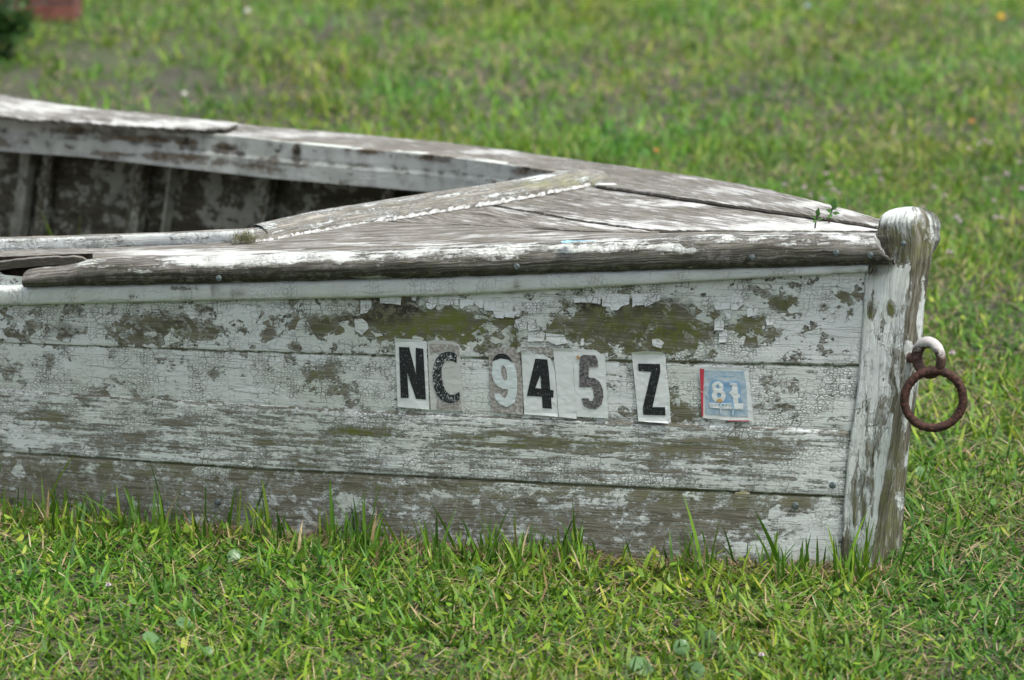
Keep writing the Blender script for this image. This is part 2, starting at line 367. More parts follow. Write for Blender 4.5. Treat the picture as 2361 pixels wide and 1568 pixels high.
    o = mesh('hull_side', G.reshape(-1, 3), gridF(*G.shape[:2])[:, ::-1], M_hull, boat, uv.reshape(-1, 2),
             dict(bare=bare.ravel(), algae=alg.ravel(), mold_shade=mold_shade.ravel(), streak=streak.ravel(), firm=np.clip(blob(px, py, [(1900, 770, 110, 60, 1), (1880, 1100, 60, 60, .6), (1100, 690, 300, 12, .6), (30, 860, 60, 30, .5), (1850, 1230, 80, 60, .5), (560, 870, 60, 30, .5), (950, 870, 40, 60, .4)]), 0, 1).ravel()))
    # inner skin
    Gi = G[::6, ::6] + np.array([.16, .98, 0]) * .02
    pi = mesh('hull_inner_face', Gi.reshape(-1, 3), gridF(*Gi.shape[:2]), M_in, o, uvgrid(Gi).reshape(-1, 2), dict(bare=.7, algae=.4, mold_shade=.5, streak=.6))
near_side()
def sterns(offs, zz):
    """stern row for near-side strips: offs = distance inboard, zz = height"""
    return np.array([P0 + DC * 4.0 + NN * (.68 - o) + np.array([0, 0, z]) for o, z in zip(offs, zz)])

# --- painted moulding under the rub rail
def sweep(name, px, prof, topT, botT, mat, paintfun, out_end, endtaper=None, uvs=1.0, wob=.0006, wobf=60., seed=0, exts=True, clip_hi=None):
    """prof: list of (outward metres, fraction of the way from topT to botT)"""
    rows = []
    for (o, t) in prof:
        py = ip(px, topT) * (1 - t) + ip(px, botT) * t
        n = vnoise(px / wobf, np.full_like(px, t * 4.), seed, 3) - .5
        oo = np.full_like(px, o) + wob * n * 2
        P = W(px, py, Yh(px, py)); P = P + np.array([-.19, -.98, 0]) * oo[:, None]
        P[:, 2] += wob * 1.5 * (vnoise(px / wobf * 1.3, np.full_like(px, t * 3.), seed + 9, 3) - .5) * 2
        rows.append(P)
    G = np.stack(rows, 1)
    if exts:
        zt = .43; hb = .03
        G = ext(G, np.array([P0 + DC * 4.0 + NN * (.68 + o) + np.array([0, 0, out_end[0] * (1 - t) + out_end[1] * t]) for o, t in prof]), 30)
    u = arc(G[:, G.shape[1] // 2]); vv = np.concatenate([[0], np.cumsum(np.linalg.norm(np.diff(G[10], axis=0), axis=-1))])
    uv = np.stack(np.broadcast_arrays(u[:, None], vv[None]), -1)
    qx, qy = proj(G)
    T = np.broadcast_to(np.array([p[1] for p in prof])[None], qx.shape)
    A = paintfun(qx, qy, T, np.broadcast_to(np.array([p[0] for p in prof])[None], qx.shape))
    V = G.reshape(-1, 3); F = gridF(*G.shape[:2])
    nr = G.shape[1]; V = np.concatenate([V, [G[0].mean(0)], [G[-1].mean(0)]]); c0 = len(V) - 2
    caps = [[i, i + 1, c0, c0] for i in range(nr - 1)] ; b0 = (G.shape[0] - 1) * nr
    caps2 = [[b0 + i + 1, b0 + i, c0 + 1, c0 + 1] for i in range(nr - 1)]
    Fl = [list(f) for f in F] + [c[:3] for c in caps] + [c[:3] for c in caps2]
    uvf = np.concatenate([uv.reshape(-1, 2), [[u[0], .01], [u[-1], .01]]])
    A = {k: np.concatenate([v.ravel(), [v.ravel()[0], v.ravel()[-1]]]) for k, v in A.items()}
    return mesh(name, V, Fl, mat, boat, uvf, A)
px = np.linspace(2003, -150, 560)
def pm(x, y, t, o):
    bare = blob(x, y, [(430, 665, 60, 8, .28), (560, 672, 60, 6, .24), (280, 680, 50, 8, .12), (350, 688, 40, 6, .15), (1990, 628, 30, 12, .3), (640, 680, 30, 8, .16), (80, 690, 60, 8, .1)], .2)
    mold_shade = blob(x, y, [(480, 670, 26, 18, .8), (540, 676, 30, 8, .5), (1960, 630, 40, 12, .7), (1190, 655, 8, 10, .5), (1900, 640, 60, 5, .4)], .08) + .5 * np.clip((t - .86) / .14, 0, 1)
    return dict(bare=bare + .12 * (t > .93), algae=.1 + .45 * np.clip((t - .8) / .2, 0, 1), mold_shade=mold_shade, streak=np.full(x.shape, .2))
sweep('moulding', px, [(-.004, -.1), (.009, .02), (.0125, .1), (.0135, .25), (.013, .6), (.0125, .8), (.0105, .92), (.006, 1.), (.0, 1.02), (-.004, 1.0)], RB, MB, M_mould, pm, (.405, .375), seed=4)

# --- rub rail: half-round weathered strip, broken off at the left, ragged at the post
RT2 = ([65, 100, 150, 200, 260, 2070], [624, 617, 612, 603, 598, 541]); 
xs_ = np.array(RT[0]); 
px = np.linspace(2066, 66, 620)
RTr = (px[::-1], (np.where(px < 215, np.interp(px, RT2[0], RT2[1]), ip(px, RT)))[::-1])
def pr(x, y, t, o):
    up = np.clip(1 - t / .5, 0, 1)
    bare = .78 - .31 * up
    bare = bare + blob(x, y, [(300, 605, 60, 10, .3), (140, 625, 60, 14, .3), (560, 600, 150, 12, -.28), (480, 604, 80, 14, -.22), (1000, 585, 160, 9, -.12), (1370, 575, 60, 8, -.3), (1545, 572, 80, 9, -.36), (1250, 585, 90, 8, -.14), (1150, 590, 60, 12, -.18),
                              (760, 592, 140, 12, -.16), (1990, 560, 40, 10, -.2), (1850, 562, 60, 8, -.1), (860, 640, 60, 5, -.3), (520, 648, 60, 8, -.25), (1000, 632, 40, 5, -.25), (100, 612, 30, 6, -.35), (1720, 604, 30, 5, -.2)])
    mold_shade = .25 + .85 * np.clip((t - .62) / .3, 0, 1) + blob(x, y, [(330, 640, 260, 16, .5), (700, 625, 300, 14, .45), (1680, 595, 80, 14, .6), (1100, 600, 200, 12, .2), (2040, 600, 40, 16, .4)])
    return dict(bare=bare, algae=.08 + .2 * np.clip(t, 0, 1), mold_shade=mold_shade, streak=np.full(x.shape, .62))
def rail():
    prof = [(-.008, -.01), (.004, -.03), (.014, .0), (.022, .07), (.0275, .18), (.031, .32), (.032, .48), (.031, .64), (.028, .78), (.022, .9), (.012, .99), (.0, 1.03), (-.006, .98)]
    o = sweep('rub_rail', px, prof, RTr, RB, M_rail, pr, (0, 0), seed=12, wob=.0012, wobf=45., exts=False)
    V = np.empty(len(o.data.vertices) * 3); o.data.vertices.foreach_get('co', V); V = V.reshape(-1, 3)
    nr = len(prof); n = len(px); G = V[:n * nr].reshape(n, nr, 3)
    # ragged slanting end by the post: the top wastes away first
    for i in range(15):
        cut = (15 - i) / 15.
        for j in range(nr):
            tj = max(0, prof[j][1]); pull = max(0, cut - tj * .85) * (.9)
            tgt = G[i, nr - 4]; k = min(1, pull * 1.5)
            G[i, j] = G[i, j] * (1 - k) + (tgt + np.array([-.004 * j / nr, .0, .004 * math.sin(i * 1.7)])) * k
    # long splits along the grain
    for (a, b, j, dpt) in [(60, 190, 6, .003), (230, 330, 5, .002), (300, 470, 8, .0025), (480, 610, 7, .003), (120, 160, 8, .003)]:
        w_ = np.sin(np.linspace(0, math.pi, b - a))[:, None]; G[a:b, j] += np.array([.19, .98, 0]) * dpt * w_
    o.data.vertices.foreach_set('co', V.ravel()); o.data.update()
    return o
rail_o = rail()
# underside of the strip's plank top, rotten edge at the break, coloured near-black for the hollow's shade
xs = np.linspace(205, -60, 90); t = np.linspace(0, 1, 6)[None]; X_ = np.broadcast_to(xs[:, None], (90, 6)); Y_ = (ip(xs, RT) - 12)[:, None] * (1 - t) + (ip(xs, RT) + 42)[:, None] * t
G = H(X_, Y_, -.016 - .008 * vnoise(X_ / 20, Y_ / 5, 3, 2)); o = mesh('rotten_edge_shade', G.reshape(-1, 3), gridF(90, 6), simple('rotten_shaded_wood', (.010, .008, .006, 1), .95, 0, (90, (.045, .028, .018, 1)), .004), boat, uvgrid(G).reshape(-1, 2)); o['label'] = 'dark rotten timber in the hollow where the rail has broken off'
# --- stem post
def stem():
    T = np.array([  # y, seam(left) x, corner x, right x
        (1375, 1933, 2012, 2034), (1253, 1936, 2020, 2047), (1152, 1943, 2039, 2059), (1039, 1953, 2057, 2083), (907, 1974, 2080, 2106), (800, 1982, 2089, 2128),
        (726, 1986, 2095, 2137), (640, 1991, 2106, 2150), (600, 2010, 2112, 2158), (560, 2023, 2112, 2166), (530, 2022, 2108, 2163), (515, 2024, 2104, 2158)])
    ys = np.concatenate([np.linspace(1375, 515, 114)]); n = len(ys); rows = []
    o_ = np.argsort(T[:, 0]); Yc = lambda y: np.interp(y, [515, 1375], [4.742, 4.775])
    dn = np.array([-.98, .2, 0]); df = np.array([.643, .766, 0]); bk = np.array([-.36, .93, 0])
    for y in ys:
        S, Cc, E_ = [np.interp(y, T[o_, 0], T[o_, k]) for k in (1, 2, 3)]
        Cp = W(Cc, y, Yc(y)); wS = (Cc - S) / FPX * 4.9; wE = (E_ - Cc) / FPX * 4.9 / .643
        z = Cp[2]; Sp = Cp + dn * wS; Ep = Cp + df * wE; Fp = Ep + bk * .075; Gp = Sp + np.array([.1, .07, 0])
        P = []
        def seg(a, b, k): 
            for t in np.linspace(0, 1, k, endpoint=False): P.append(a * (1 - t) + b * t)
        r = .006; rc = lambda a, b, rr: a + (b - a) / np.linalg.norm(b - a) * rr
        seg(rc(Sp, Cp, .002), rc(Cp, Sp, r), 16)
        for t in np.linspace(0, 1, 5, endpoint=False):
            a, b = rc(Cp, Sp, r), rc(Cp, Ep, r); P.append((1 - t) ** 2 * a + 2 * t * (1 - t) * Cp + t * t * b)
        seg(rc(Cp, Ep, r), rc(Ep, Cp, r), 9)
        for t in np.linspace(0, 1, 5, endpoint=False):
            a, b = rc(Ep, Cp, r), rc(Ep, Fp, r); P.append((1 - t) ** 2 * a + 2 * t * (1 - t) * Ep + t * t * b)
        seg(rc(Ep, Fp, r), rc(Fp, Ep, r), 9); seg(Fp, Gp, 5); seg(Gp, Sp, 8)
        P = np.array(P); P[:, 2] = z; P[:, 2] -= min(1, max(0, (610 - y) / 95)) * np.clip(P[:, 1] - Cp[1], 0, .12) * .24; rows.append(P)
    last = rows[-1]; c = last.mean(0)
    for k, (s, dz) in enumerate([(.997, .0015), (.985, .004), (.955, .008), (.905, .0118), (.83, .0155), (.70, .019), (.50, .0215), (.25, .0228), (.03, .023)]):
        Q = c + (last - c) * s; Q[:, 2] = c[2] + .004 + (last[:, 2] - c[2] - .004) * s + dz; rows.append(Q)
    G = np.array(rows); nc, nr = G.shape[:2]
    cen = G.mean(1, keepdims=True); nrm = G - cen; nrm[..., 2] = 0; nrm /= np.linalg.norm(nrm, axis=-1, keepdims=True) + 1e-6
    jj = np.broadcast_to(np.arange(nr)[None] * .8, (nc, nr)); ii = np.broadcast_to(np.arange(nc)[:, None] * .12, (nc, nr))
    G = G + nrm * ((vnoise(jj, ii, 3, 3) - .5) * .0032)[..., None]
    # the knob above the deck is a little swollen to the right and worn on its left
    x, y = proj(G)
    per = np.concatenate([[0], np.cumsum(np.linalg.norm(np.diff(G[60], axis=0), axis=-1))])
    hgt = arc(G[:, 0]); uv = np.stack(np.broadcast_arrays(hgt[:, None], per[None]), -1)
    bare = np.full(x.shape, .30)
    isC = (x > np.interp(y, T[o_, 0], T[o_, 2]) - 9)
    bare = np.where(isC, .53, bare)
    bare += blob(x, y, [(2085, 560, 75, 55, .38), (2110, 520, 70, 30, -.16), (2080, 492, 60, 16, -.14), (2045, 555, 26, 34, .3), (2150, 560, 16, 60, -.1), (2135, 640, 16, 60, .2), (2128, 690, 6, 70, -.4), (2062, 660, 44, 50, -.2), (2004, 715, 8, 24, .5), (2052, 712, 9, 24, .5), (2122, 745, 10, 30, -.45), (2110, 700, 8, 90, .35),
                        (2105, 780, 12, 60, .3), (2100, 800, 16, 16, -.6), (2062, 880, 10, 120, .12), (1998, 1000, 5, 90, .22), (2010, 1120, 6, 80, .26), (1990, 1180, 6, 80, .26), (2030, 1180, 4, 90, .15), (1970, 1150, 5, 90, .25), (2070, 1000, 12, 120, .3), (1955, 1275, 30, 34, .25), (2015, 1290, 40, 34, .3), (1945, 1230, 8, 60, .3), (2050, 1180, 16, 100, .35)])
    st = np.where(y < 600, .8, .26); mold_shade = blob(x, y, [(2040, 570, 30, 50, .8), (2000, 625, 40, 18, .9), (1940, 1260, 14, 50, .6), (2060, 1180, 12, 90, .4), (2140, 610, 14, 90, .35)], .12)
    alg = blob(x, y, [(2052, 712, 14, 30, .7), (2004, 715, 12, 30, .8), (2100, 560, 60, 60, .4), (2060, 1150, 30, 160, .4), (1990, 1200, 60, 120, .3)], .15)
    F = gridF(nc, nr, True)
    return mesh('stem_post', G.reshape(-1, 3), F[:, ::-1], M_post, boat, uv.reshape(-1, 2), dict(bare=bare.ravel(), algae=alg.ravel(), mold_shade=mold_shade.ravel(), streak=st.ravel(), firm=np.clip(blob(x, y, [(2060, 670, 60, 70, 1), (2010, 830, 40, 80, .5)]), 0, 1).ravel()))
stem()

# --- deck boards
def curve(T, n, x0, x1): 
    x = np.linspace(x0, x1, n); return x, np.interp(x, T[0], T[1])
def smooth_T(T, n=60, s=2.0):
    x = np.linspace(T[0][0], T[0][-1], n); y = np.interp(x, T[0], T[1]); k = np.exp(-(np.arange(-6, 7) / s) ** 2); k /= k.sum()
    yp = np.concatenate([y[0] - (y[6:0:-1] - y[0]), y, y[-1] - (y[-2:-8:-1] - y[-1])]); return (x, np.convolve(yp, k, 'valid'))
FO = smooth_T(([-300, 0, 150, 240, 545, 817, 1040, 1231, 1391, 1544, 1717, 1856, 1943, 2027], [165, 220, 247, 254, 286, 309, 329, 354, 377, 397, 425, 456, 480, 505]))
FI = ([-300, 0, 130, 300, 545, 700, 817, 976, 1136, 1279, 1370, 1600, 1850, 2010, 2030], [205, 262, 283, 296, 316, 334, 345, 357, 377, 397, 428, 462, 498, 521, 524])
SM1 = ([1340, 1370, 1600, 1850, 2010, 2036], [423, 429, 463, 499, 523, 528])
SM2 = ([1120, 1152, 1327, 1502, 1544, 1700, 2036], [470, 477, 508, 532, 533, 533, 535])
SM3 = ([850, 892, 1168, 1359, 1502, 1575], [507, 511, 523, 534.5, 535.5, 536])
CF = ([560, 620, 800, 1000, 1170, 1370, 1420], [560, 556, 524, 491, 465, 426, 418])      # coaming's front foot on the deck
def deckboard(name, G, attr, extend=None, thick=.017, label=None, mat=None, joint=(0, 0)):
    if extend is not None: G = ext(G, extend, 26)
    def inset(a, b, w_):                      # a narrow extra row just inside a joint
        L_ = np.linalg.norm(b - a, axis=-1, keepdims=True) + 1e-6; return a + (b - a) * np.minimum(w_ / L_, .45)
    if joint[0]: G = np.concatenate([G[:, :1] - [0, 0, .003], inset(G[:, 0], G[:, 1], joint[0])[:, None], G[:, 1:]], 1)
    if joint[1]: G = np.concatenate([G[:, :-1], inset(G[:, -1], G[:, -2], joint[1])[:, None], G[:, -1:] - [0, 0, .003]], 1)
    V, F = slab(G, (0, 0, thick)); uv = (uvout if thick == .012 else uvgrid)(G).reshape(-1, 2); x, y = proj(G)
    A = attr(x, y); A = {k: np.concatenate([np.broadcast_to(v, x.shape).ravel()] * 2) for k, v in A.items()}
    n_ = len(V) // 2; A['mold_shade'][n_:] = 6.; A['bare'][n_:] = 1.; mm = A['mold_shade'][:n_].reshape(x.shape); bb = A['bare'][:n_].reshape(x.shape)  # board sides and joint edges painted near-black for shade in the gaps
    if joint[0]: mm[:, 0] = 9.; bb[:, 0] = 1.2
    if thick == .012: w_ = (x[:, -1] < 205) & (x[:, -1] > -170); mm[w_, -1] = 9.; bb[w_, -1] = 1.3; A['mold_shade'][n_:].reshape(x.shape)[w_] = 30.  # rotted outer edge, blackened as the shade of the hollow
    if joint[1]: mm[:, -1] = 9.; bb[:, -1] = 1.2
    o = mesh(name, V, F, mat or M_deck, boat, np.concatenate([uv, uv + .3]), A, smooth=False)
    if label: o['label'] = label
    return o
WHITE = [(1560, 470, 200, 8, -0.32), (1450, 445, 60, 6, -0.27), (1850, 520, 200, 9, -0.41), (1400, 515, 120, 8, -0.35), (1500, 525, 110, 6, -0.35), (1290, 500, 60, 6, -0.27), (1700, 505, 160, 7, -0.27), (1180, 480, 60, 7, -0.27), (1950, 490, 60, 10, -0.27),
         (430, 582, 190, 7, -0.38), (650, 585, 140, 5, -0.41), (900, 562, 260, 4, -0.19), (1250, 545, 200, 7, -0.14), (1700, 440, 90, 8, -0.27), (1880, 470, 80, 8, -0.35), (1600, 410, 60, 5, -0.20), (1150, 350, 90, 5, -0.35), (700, 310, 200, 8, -0.22), (350, 285, 220, 9, -0.30), (100, 245, 160, 12, -0.32),
         (1900, 525, 120, 6, -0.34), (1750, 530, 200, 5, -0.34), (2000, 525, 40, 8, -0.27), (1240, 405, 60, 10, .15), (1000, 340, 120, 6, .1), (1450, 400, 100, 8, .12), (1200, 490, 20, 4, -0.27)]
def da(base, mold_shade=.12, streak=.8):
    return lambda x, y: dict(bare=blob(x, y, WHITE, base), algae=.06, mold_shade=blob(x, y, [(150, 280, 200, 6, 1.2), (400, 300, 160, 6, 1.2), (1280, 488, 90, 10, .5), (1230, 495, 50, 8, .5), (1560, 390, 70, 5, .3), (1420, 385, 60, 6, .4), (600, 325, 60, 6, .6), (690, 330, 40, 8, .5)], mold_shade), streak=streak)  # first two dark blobs paint the shaded gap under the split cap
def strip(fa, fb, xa, n, m, x_of=None, gap=(1.0, 1.0), dz=0.0, wav=.0012, seed=0):
    """board between two traced lines; xa = (x0,x1) along both"""
    x = np.linspace(xa[0], xa[1], n); ya = np.interp(x, fa[0], fa[1]) + gap[0]; yb = np.interp(x, fb[0], fb[1]) - gap[1]
    yb = np.maximum(yb, ya + .4)
    t = np.linspace(0, 1, m)[None]; Y_ = ya[:, None] * (1 - t) + yb[:, None] * t; X_ = np.broadcast_to(x[:, None], Y_.shape)
    nz = wav * (vnoise(X_ / 60, Y_ / 6, seed, 3) - .5) * 2
    P = D(X_, Y_, dz); P[..., 2] += nz
    return P
zst = zs(4.0)
G = strip(FO, FI, (2030, -150), 420, 9, gap=(0, 2.6), seed=1)
q = np.array([P0 + DC * 4.0 - NN * (.70 - .16 * t) + np.array([0, 0, zst]) for t in np.linspace(0, 1, 9)])
deckboard('deck_board', G, da(.67), q, joint=(0, .006), label='grey bleached covering board along the far side')
G = strip(SM1, SM2, (2036, 1128), 240, 10, gap=(1.8, 1.3), dz=-.001, seed=2)
# the board's left end is cut along the coaming
x = G; 
def clipleft(G, T):
    px_, py_ = proj(G); lim_y = np.interp(px_, *T); 
    return G
def tri(fa, fb, n, m, gap, dz, seed, xr):
    """board whose left end follows the coaming line: each row starts where it meets CF"""
    rows = []
    for k, t in enumerate(np.linspace(0, 1, m)):
        xx = np.linspace(600, xr, 800); yy = (np.interp(xx, *fa) + gap[0]) * (1 - t) + (np.interp(xx, *fb) - gap[1]) * t
        dlt = yy - (np.interp(xx, *CF) - 4); ok = np.where(dlt > 0)[0]; x0 = xx[ok[0]] if len(ok) else xx[0]
        x = np.linspace(xr, x0, n); y = (np.interp(x, *fa) + gap[0]) * (1 - t) + (np.interp(x, *fb) - gap[1]) * t
        rows.append(np.stack([x, y], -1))
    Q = np.stack(rows, 1); P = D(Q[..., 0], Q[..., 1], dz); P[..., 2] += .0012 * (vnoise(Q[..., 0] / 60, Q[..., 1] / 6, seed, 3) - .5) * 2
    return P
deckboard('deck_board', tri(SM1, SM2, 240, 10, (3.0, 2.0), -.0015, 2, 2036), da(.70, .2), joint=(.006, .005))
deckboard('deck_board', tri(SM2, SM3, 200, 8, (.9, .5), -.001, 3, 1520), da(.72, .05), joint=(.004, .002))
# near covering board, with the side deck
SM23 = ([850, 892, 1168, 1359, 1502, 1544, 1700, 2036], [507, 511, 523, 534.5, 535.5, 535, 533.5, 535])
G4 = tri(SM23, RT, 300, 10, (.35, 0), 0, 4, 2040)
# rows right of the coaming; left of it the board runs on as the side deck
CS = ([-300, 0, 250, 560, 600], [588, 579, 572, 560, 557])
xl = np.linspace(2040, -150, 520)
up = np.where(xl > 560, np.maximum(np.interp(xl, *SM23) + .6, np.where(xl < 1300, np.interp(xl, *CF) - 2, 0)), np.interp(xl, *CS) - 2)
rot = np.interp(xl, [-150, -20, 0, 30, 60, 120, 170, 192, 200], [3, 3, 3, 7, 10, 11, 10, 7, 0]) * (1 + .3 * (vnoise(xl / 9, xl * 0, 2, 2) - .5))
lo = ip(xl, RT) + 1.5 - rot * 1.0 - np.where(xl < 0, 0, 0)
t = np.linspace(0, 1, 14)[None]; Yy = up[:, None] * (1 - t) + lo[:, None] * t; Xx = np.broadcast_to(xl[:, None], Yy.shape)
Pn = W(Xx, Yy, Yt(Xx)); zn = W(xl, lo, Yt(xl))[:, 2]            # height of the near edge
zz = zn[:, None] + .0 * Yy; G4 = WZ(Xx, Yy, zz)
Gd = D(Xx, Yy); k = (1 - t) * .6; G4 = G4 * (1 - k[..., None]) + Gd * k[..., None]
G4[..., 2] += .0012 * (vnoise(Xx / 60, Yy / 6, 5, 3) - .5) * 2
q = np.array([P0 + DC * 4.0 + NN * (.54 + .14 * t_) + np.array([0, 0, zst]) for t_ in np.linspace(0, 1, 14)])
deckboard('deck_board', G4, da(.68, .06), q, joint=(.002, 0), label='wide bleached covering board along the near side', thick=.012)

# --- coaming: painted side piece, then the weathered strip across the foredeck
def tube_strip(name, pts, prof, mat, fun, lab=None, taper=None):
    """pts [n,3] along; prof list of (side, up); side is horizontal, towards the camera"""
    T = np.gradient(pts, axis=0); T[:, 2] = 0; T /= np.linalg.norm(T, axis=-1, keepdims=True)
    Nn = np.stack([-T[:, 1], T[:, 0], T[:, 2] * 0], -1); Nn *= np.sign(-(Nn[:, 1:2]) + 1e-9)
    hs_ = np.ones(len(pts)) if taper is None else taper
    G = np.stack([pts + Nn * s + np.stack([0 * hs_, 0 * hs_, u * (hs_ if u > 0 else 1 + 0 * hs_)], -1) for s, u in prof], 1)
    u = arc(pts); v = np.concatenate([[0], np.cumsum(np.linalg.norm(np.diff(np.array(prof), axis=0), axis=-1))])
    G[..., 2] += .0016 * (vnoise(u[:, None] * 40 + 0 * v[None], v[None] * 120 + 0 * u[:, None], 6, 3) - .5)
    uv = np.stack(np.broadcast_arrays(u[:, None], v[None]), -1); x, y = proj(G)
    pr_ = np.array(prof); A = fun(x, y, np.broadcast_to(pr_[None, :, 0], x.shape), np.broadcast_to(pr_[None, :, 1], x.shape))
    V = G.reshape(-1, 3); nc, nr = G.shape[:2]; F = [list(f) for f in gridF(nc, nr, True)]
    F += [list(range(nr))[::-1], [(nc - 1) * nr + i for i in range(nr)]]
    o = mesh(name, V, F, mat, boat, uv.reshape(-1, 2), {k: np.broadcast_to(v_, x.shape).ravel() for k, v_ in A.items()}, smooth=True)
    if lab: o['label'] = lab
    return o
xs = np.linspace(584, -150, 200); pts = D(xs, np.interp(xs, *CS) - 1.5)
pe = ext(pts[:, None], np.array([P0 + DC * 3.98 + NN * .53 + np.array([0, 0, zst])]), 24)[:, 0]
tube_strip('coaming', pe, [(0.0, -.03), (.001, .0), (.0015, .008), (.001, .014), (-.001, .0175), (-.005, .0195), (-.010, .0195), (-.014, .017), (-.016, .01), (-.016, -.03)], M_coam,
           lambda x, y, s, u: dict(bare=.30 + blob(x, y, [(230, 552, 80, 5, .2), (60, 560, 60, 6, .1), (400, 545, 60, 6, .1)]) + .5 * (u > .0185), algae=.05, mold_shade=.08 + .5 * (u < .002), streak=.5), 'painted side coaming')
xs = np.linspace(1412, 548, 260); yy = np.interp(xs, *CF); yy = np.where(xs > 1370, np.interp(xs, [1370, 1420], [426, 412]), yy)
pts = D(xs, yy - 1)
sc = np.interp(xs, [548, 600, 700, 1100, 1350, 1412], [.7, .8, 1, 1, .95, .6])
tube_strip('coaming', pts, [(.002, -.01), (.002, .0), (.001, .004), (-.001, .008), (-.006, .0125), (-.012, .0175), (-.018, .0225), (-.024, .025), (-.036, .0255), (-.042, .024), (-.044, .010), (-.044, -.03)], M_coam,
           lambda x, y, s, u: dict(bare=.60 - .05 * (u > .02), algae=blob(x, y, [(1330, 415, 70, 12, .6), (1250, 425, 60, 10, .4)], .08), mold_shade=.16 + .3 * ((u > .005) & (u < .01)), streak=.8), 'bare weathered strip across the foredeck', taper=np.interp(xs, [548, 575, 640, 760, 1100, 1360, 1412], [.5, .66, .84, 1, 1, .95, .55]))
# bead of old white filler along the strip's foot, broken in places
def bead():
    segs = [(1362, 1262), (1258, 1170), (1176, 1096), (1084, 1010), (1012, 935), (940, 862), (846, 768), (772, 700), (700, 640), (632, 588)]; V = []; F = []
    for (a, b) in segs:
        xs = np.linspace(a, b, 40); y = np.interp(xs, *CF) + .6 + 3.6 * (vnoise(xs / 9, xs * 0, 8, 3) - .5)
        P = D(xs, y, .0005); n = len(P); r = .0036 * (.15 + 1.5 * vnoise(xs / 7, xs * 0 + 3, 4, 3))
        r[0] = r[-1] = .0005; o0 = len(V)
        for k in range(n):
            for s, u in [(-1.3, 0), (-.6, 1.3), (.4, 1.1), (1.3, .1)]: V.append(P[k] + np.array([.0, -s * r[k], u * r[k]]))
        F += [[o0 + q_ for q_ in f] for f in gridF(n, 4)]
    V = np.array(V)
    mesh('filler_bead', V, F, M_filler, boat)
M_filler = simple('cracked_white_filler', (.50, .515, .51, 1), .8, 0, (160, (.24, .24, .22, 1)), .001)
bead()

# --- far side: inwale board, inner skin, outer skin, frames
xs = np.linspace(1420, -150, 360); Ti = np.array(FI[0]), np.array(FI[1])
FB = ([-300, 0, 200, 400, 640, 850, 1000, 1100, 1300, 1420], [270, 348, 362, 385, 412, 430, 443, 450, 470, 480])
top = D(xs, np.interp(xs, FI[0][:11], FI[1][:11]) - 2.0); dirn = np.array([.643, .766, 0.])   # outward on the far side
bot = W(xs, np.interp(xs, *FB), top[:, 1] + .004)
nrow = 12; G = np.stack([top * (1 - t) + bot * t for t in np.linspace(0.0, 1, nrow)], 1)
G[:, :, 1] += .001 * (vnoise(xs[:, None] / 50 + np.zeros(nrow)[None], np.arange(nrow)[None] * .8 + 0 * xs[:, None], 7, 3) - .5)
tfr = np.linspace(0, 1, nrow); G[:, :, 1] += np.where(tfr > .46, -.003, 0)[None]
q = np.array([P0 + DC * 4.0 - NN * .54 + np.array([0, 0, zst - .004 - .075 * t]) for t in tfr])
G = ext(G, q, 26); V, F = slab(G, -dirn * -.022 * -1)
x, y = proj(G)
bare = blob(x, y, [(430, 328, 22, 10, .4), (530, 338, 34, 10, .4), (640, 352, 10, 7, .4), (684, 348, 8, 14, .5), (330, 318, 80, 8, .25), (180, 300, 60, 8, .3), (500, 375, 120, 12, .2), (640, 385, 60, 12, .25), (350, 360, 120, 10, .2), (1000, 362, 60, 8, .3), (1230, 392, 50, 12, .35), (860, 350, 60, 6, .3), (1120, 420, 120, 5, .15), (240, 330, 30, 20, .15)], .34)
mold_shade = blob(x, y, [(430, 328, 30, 12, 1.2), (530, 340, 34, 12, 1.1), (640, 352, 12, 9, 1.3), (684, 348, 9, 16, 1.5), (190, 300, 50, 9, .9), (260, 305, 60, 8, .7), (370, 320, 60, 7, .6), (500, 372, 80, 12, .5), (30, 300, 24, 12, .7), (125, 300, 8, 20, .8), (1000, 362, 60, 8, .5), (1060, 370, 60, 6, .5), (1230, 392, 40, 12, .7), (870, 352, 60, 6, .4), (550, 355, 100, 6, .4), (850, 330, 40, 3, .3)], .22)
mold_shade += .8 * np.exp(-((np.broadcast_to(np.arange(nrow)[None], x.shape) - 5) / .5) ** 2)
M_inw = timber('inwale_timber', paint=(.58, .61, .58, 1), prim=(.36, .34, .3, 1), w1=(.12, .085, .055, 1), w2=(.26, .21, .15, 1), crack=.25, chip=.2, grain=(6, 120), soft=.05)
A = dict(bare=np.tile(bare.ravel(), 2), algae=np.full(V.shape[0], .15), mold_shade=np.tile(mold_shade.ravel(), 2), streak=np.full(V.shape[0], .6))
mesh('inwale', V, F, M_inw, boat, np.tile(uvgrid(G).reshape(-1, 2), (2, 1)), A, smooth=False)
# split cap layer lifting off the far covering board, ends ragged
xs = np.linspace(548, -150, 200); yo = np.interp(xs, *FO) - 2.5; yi = np.interp(xs, [-300, 0, 60, 120, 300, 400, 480, 520, 548], [222, 268, 276, 277, 290, 296, 298, 296, 286])
yi = yi + 6.5 * (vnoise(xs / 12, xs * 0, 5, 4) - .5); t = np.linspace(0, 1, 8)[None]
Yy = yo[:, None] * (1 - t) + yi[:, None] * t; P = D(np.broadcast_to(xs[:, None], Yy.shape), Yy, .011)
q = np.array([P0 + DC * 3.99 - NN * (.70 - .10 * t_) + np.array([0, 0, zst + .011]) for t_ in np.linspace(0, 1, 8)])
deckboard('split_cap_board', P, da(.60, .3, .8), q, thick=.006, label='split bleached layer lifting off the far covering board')
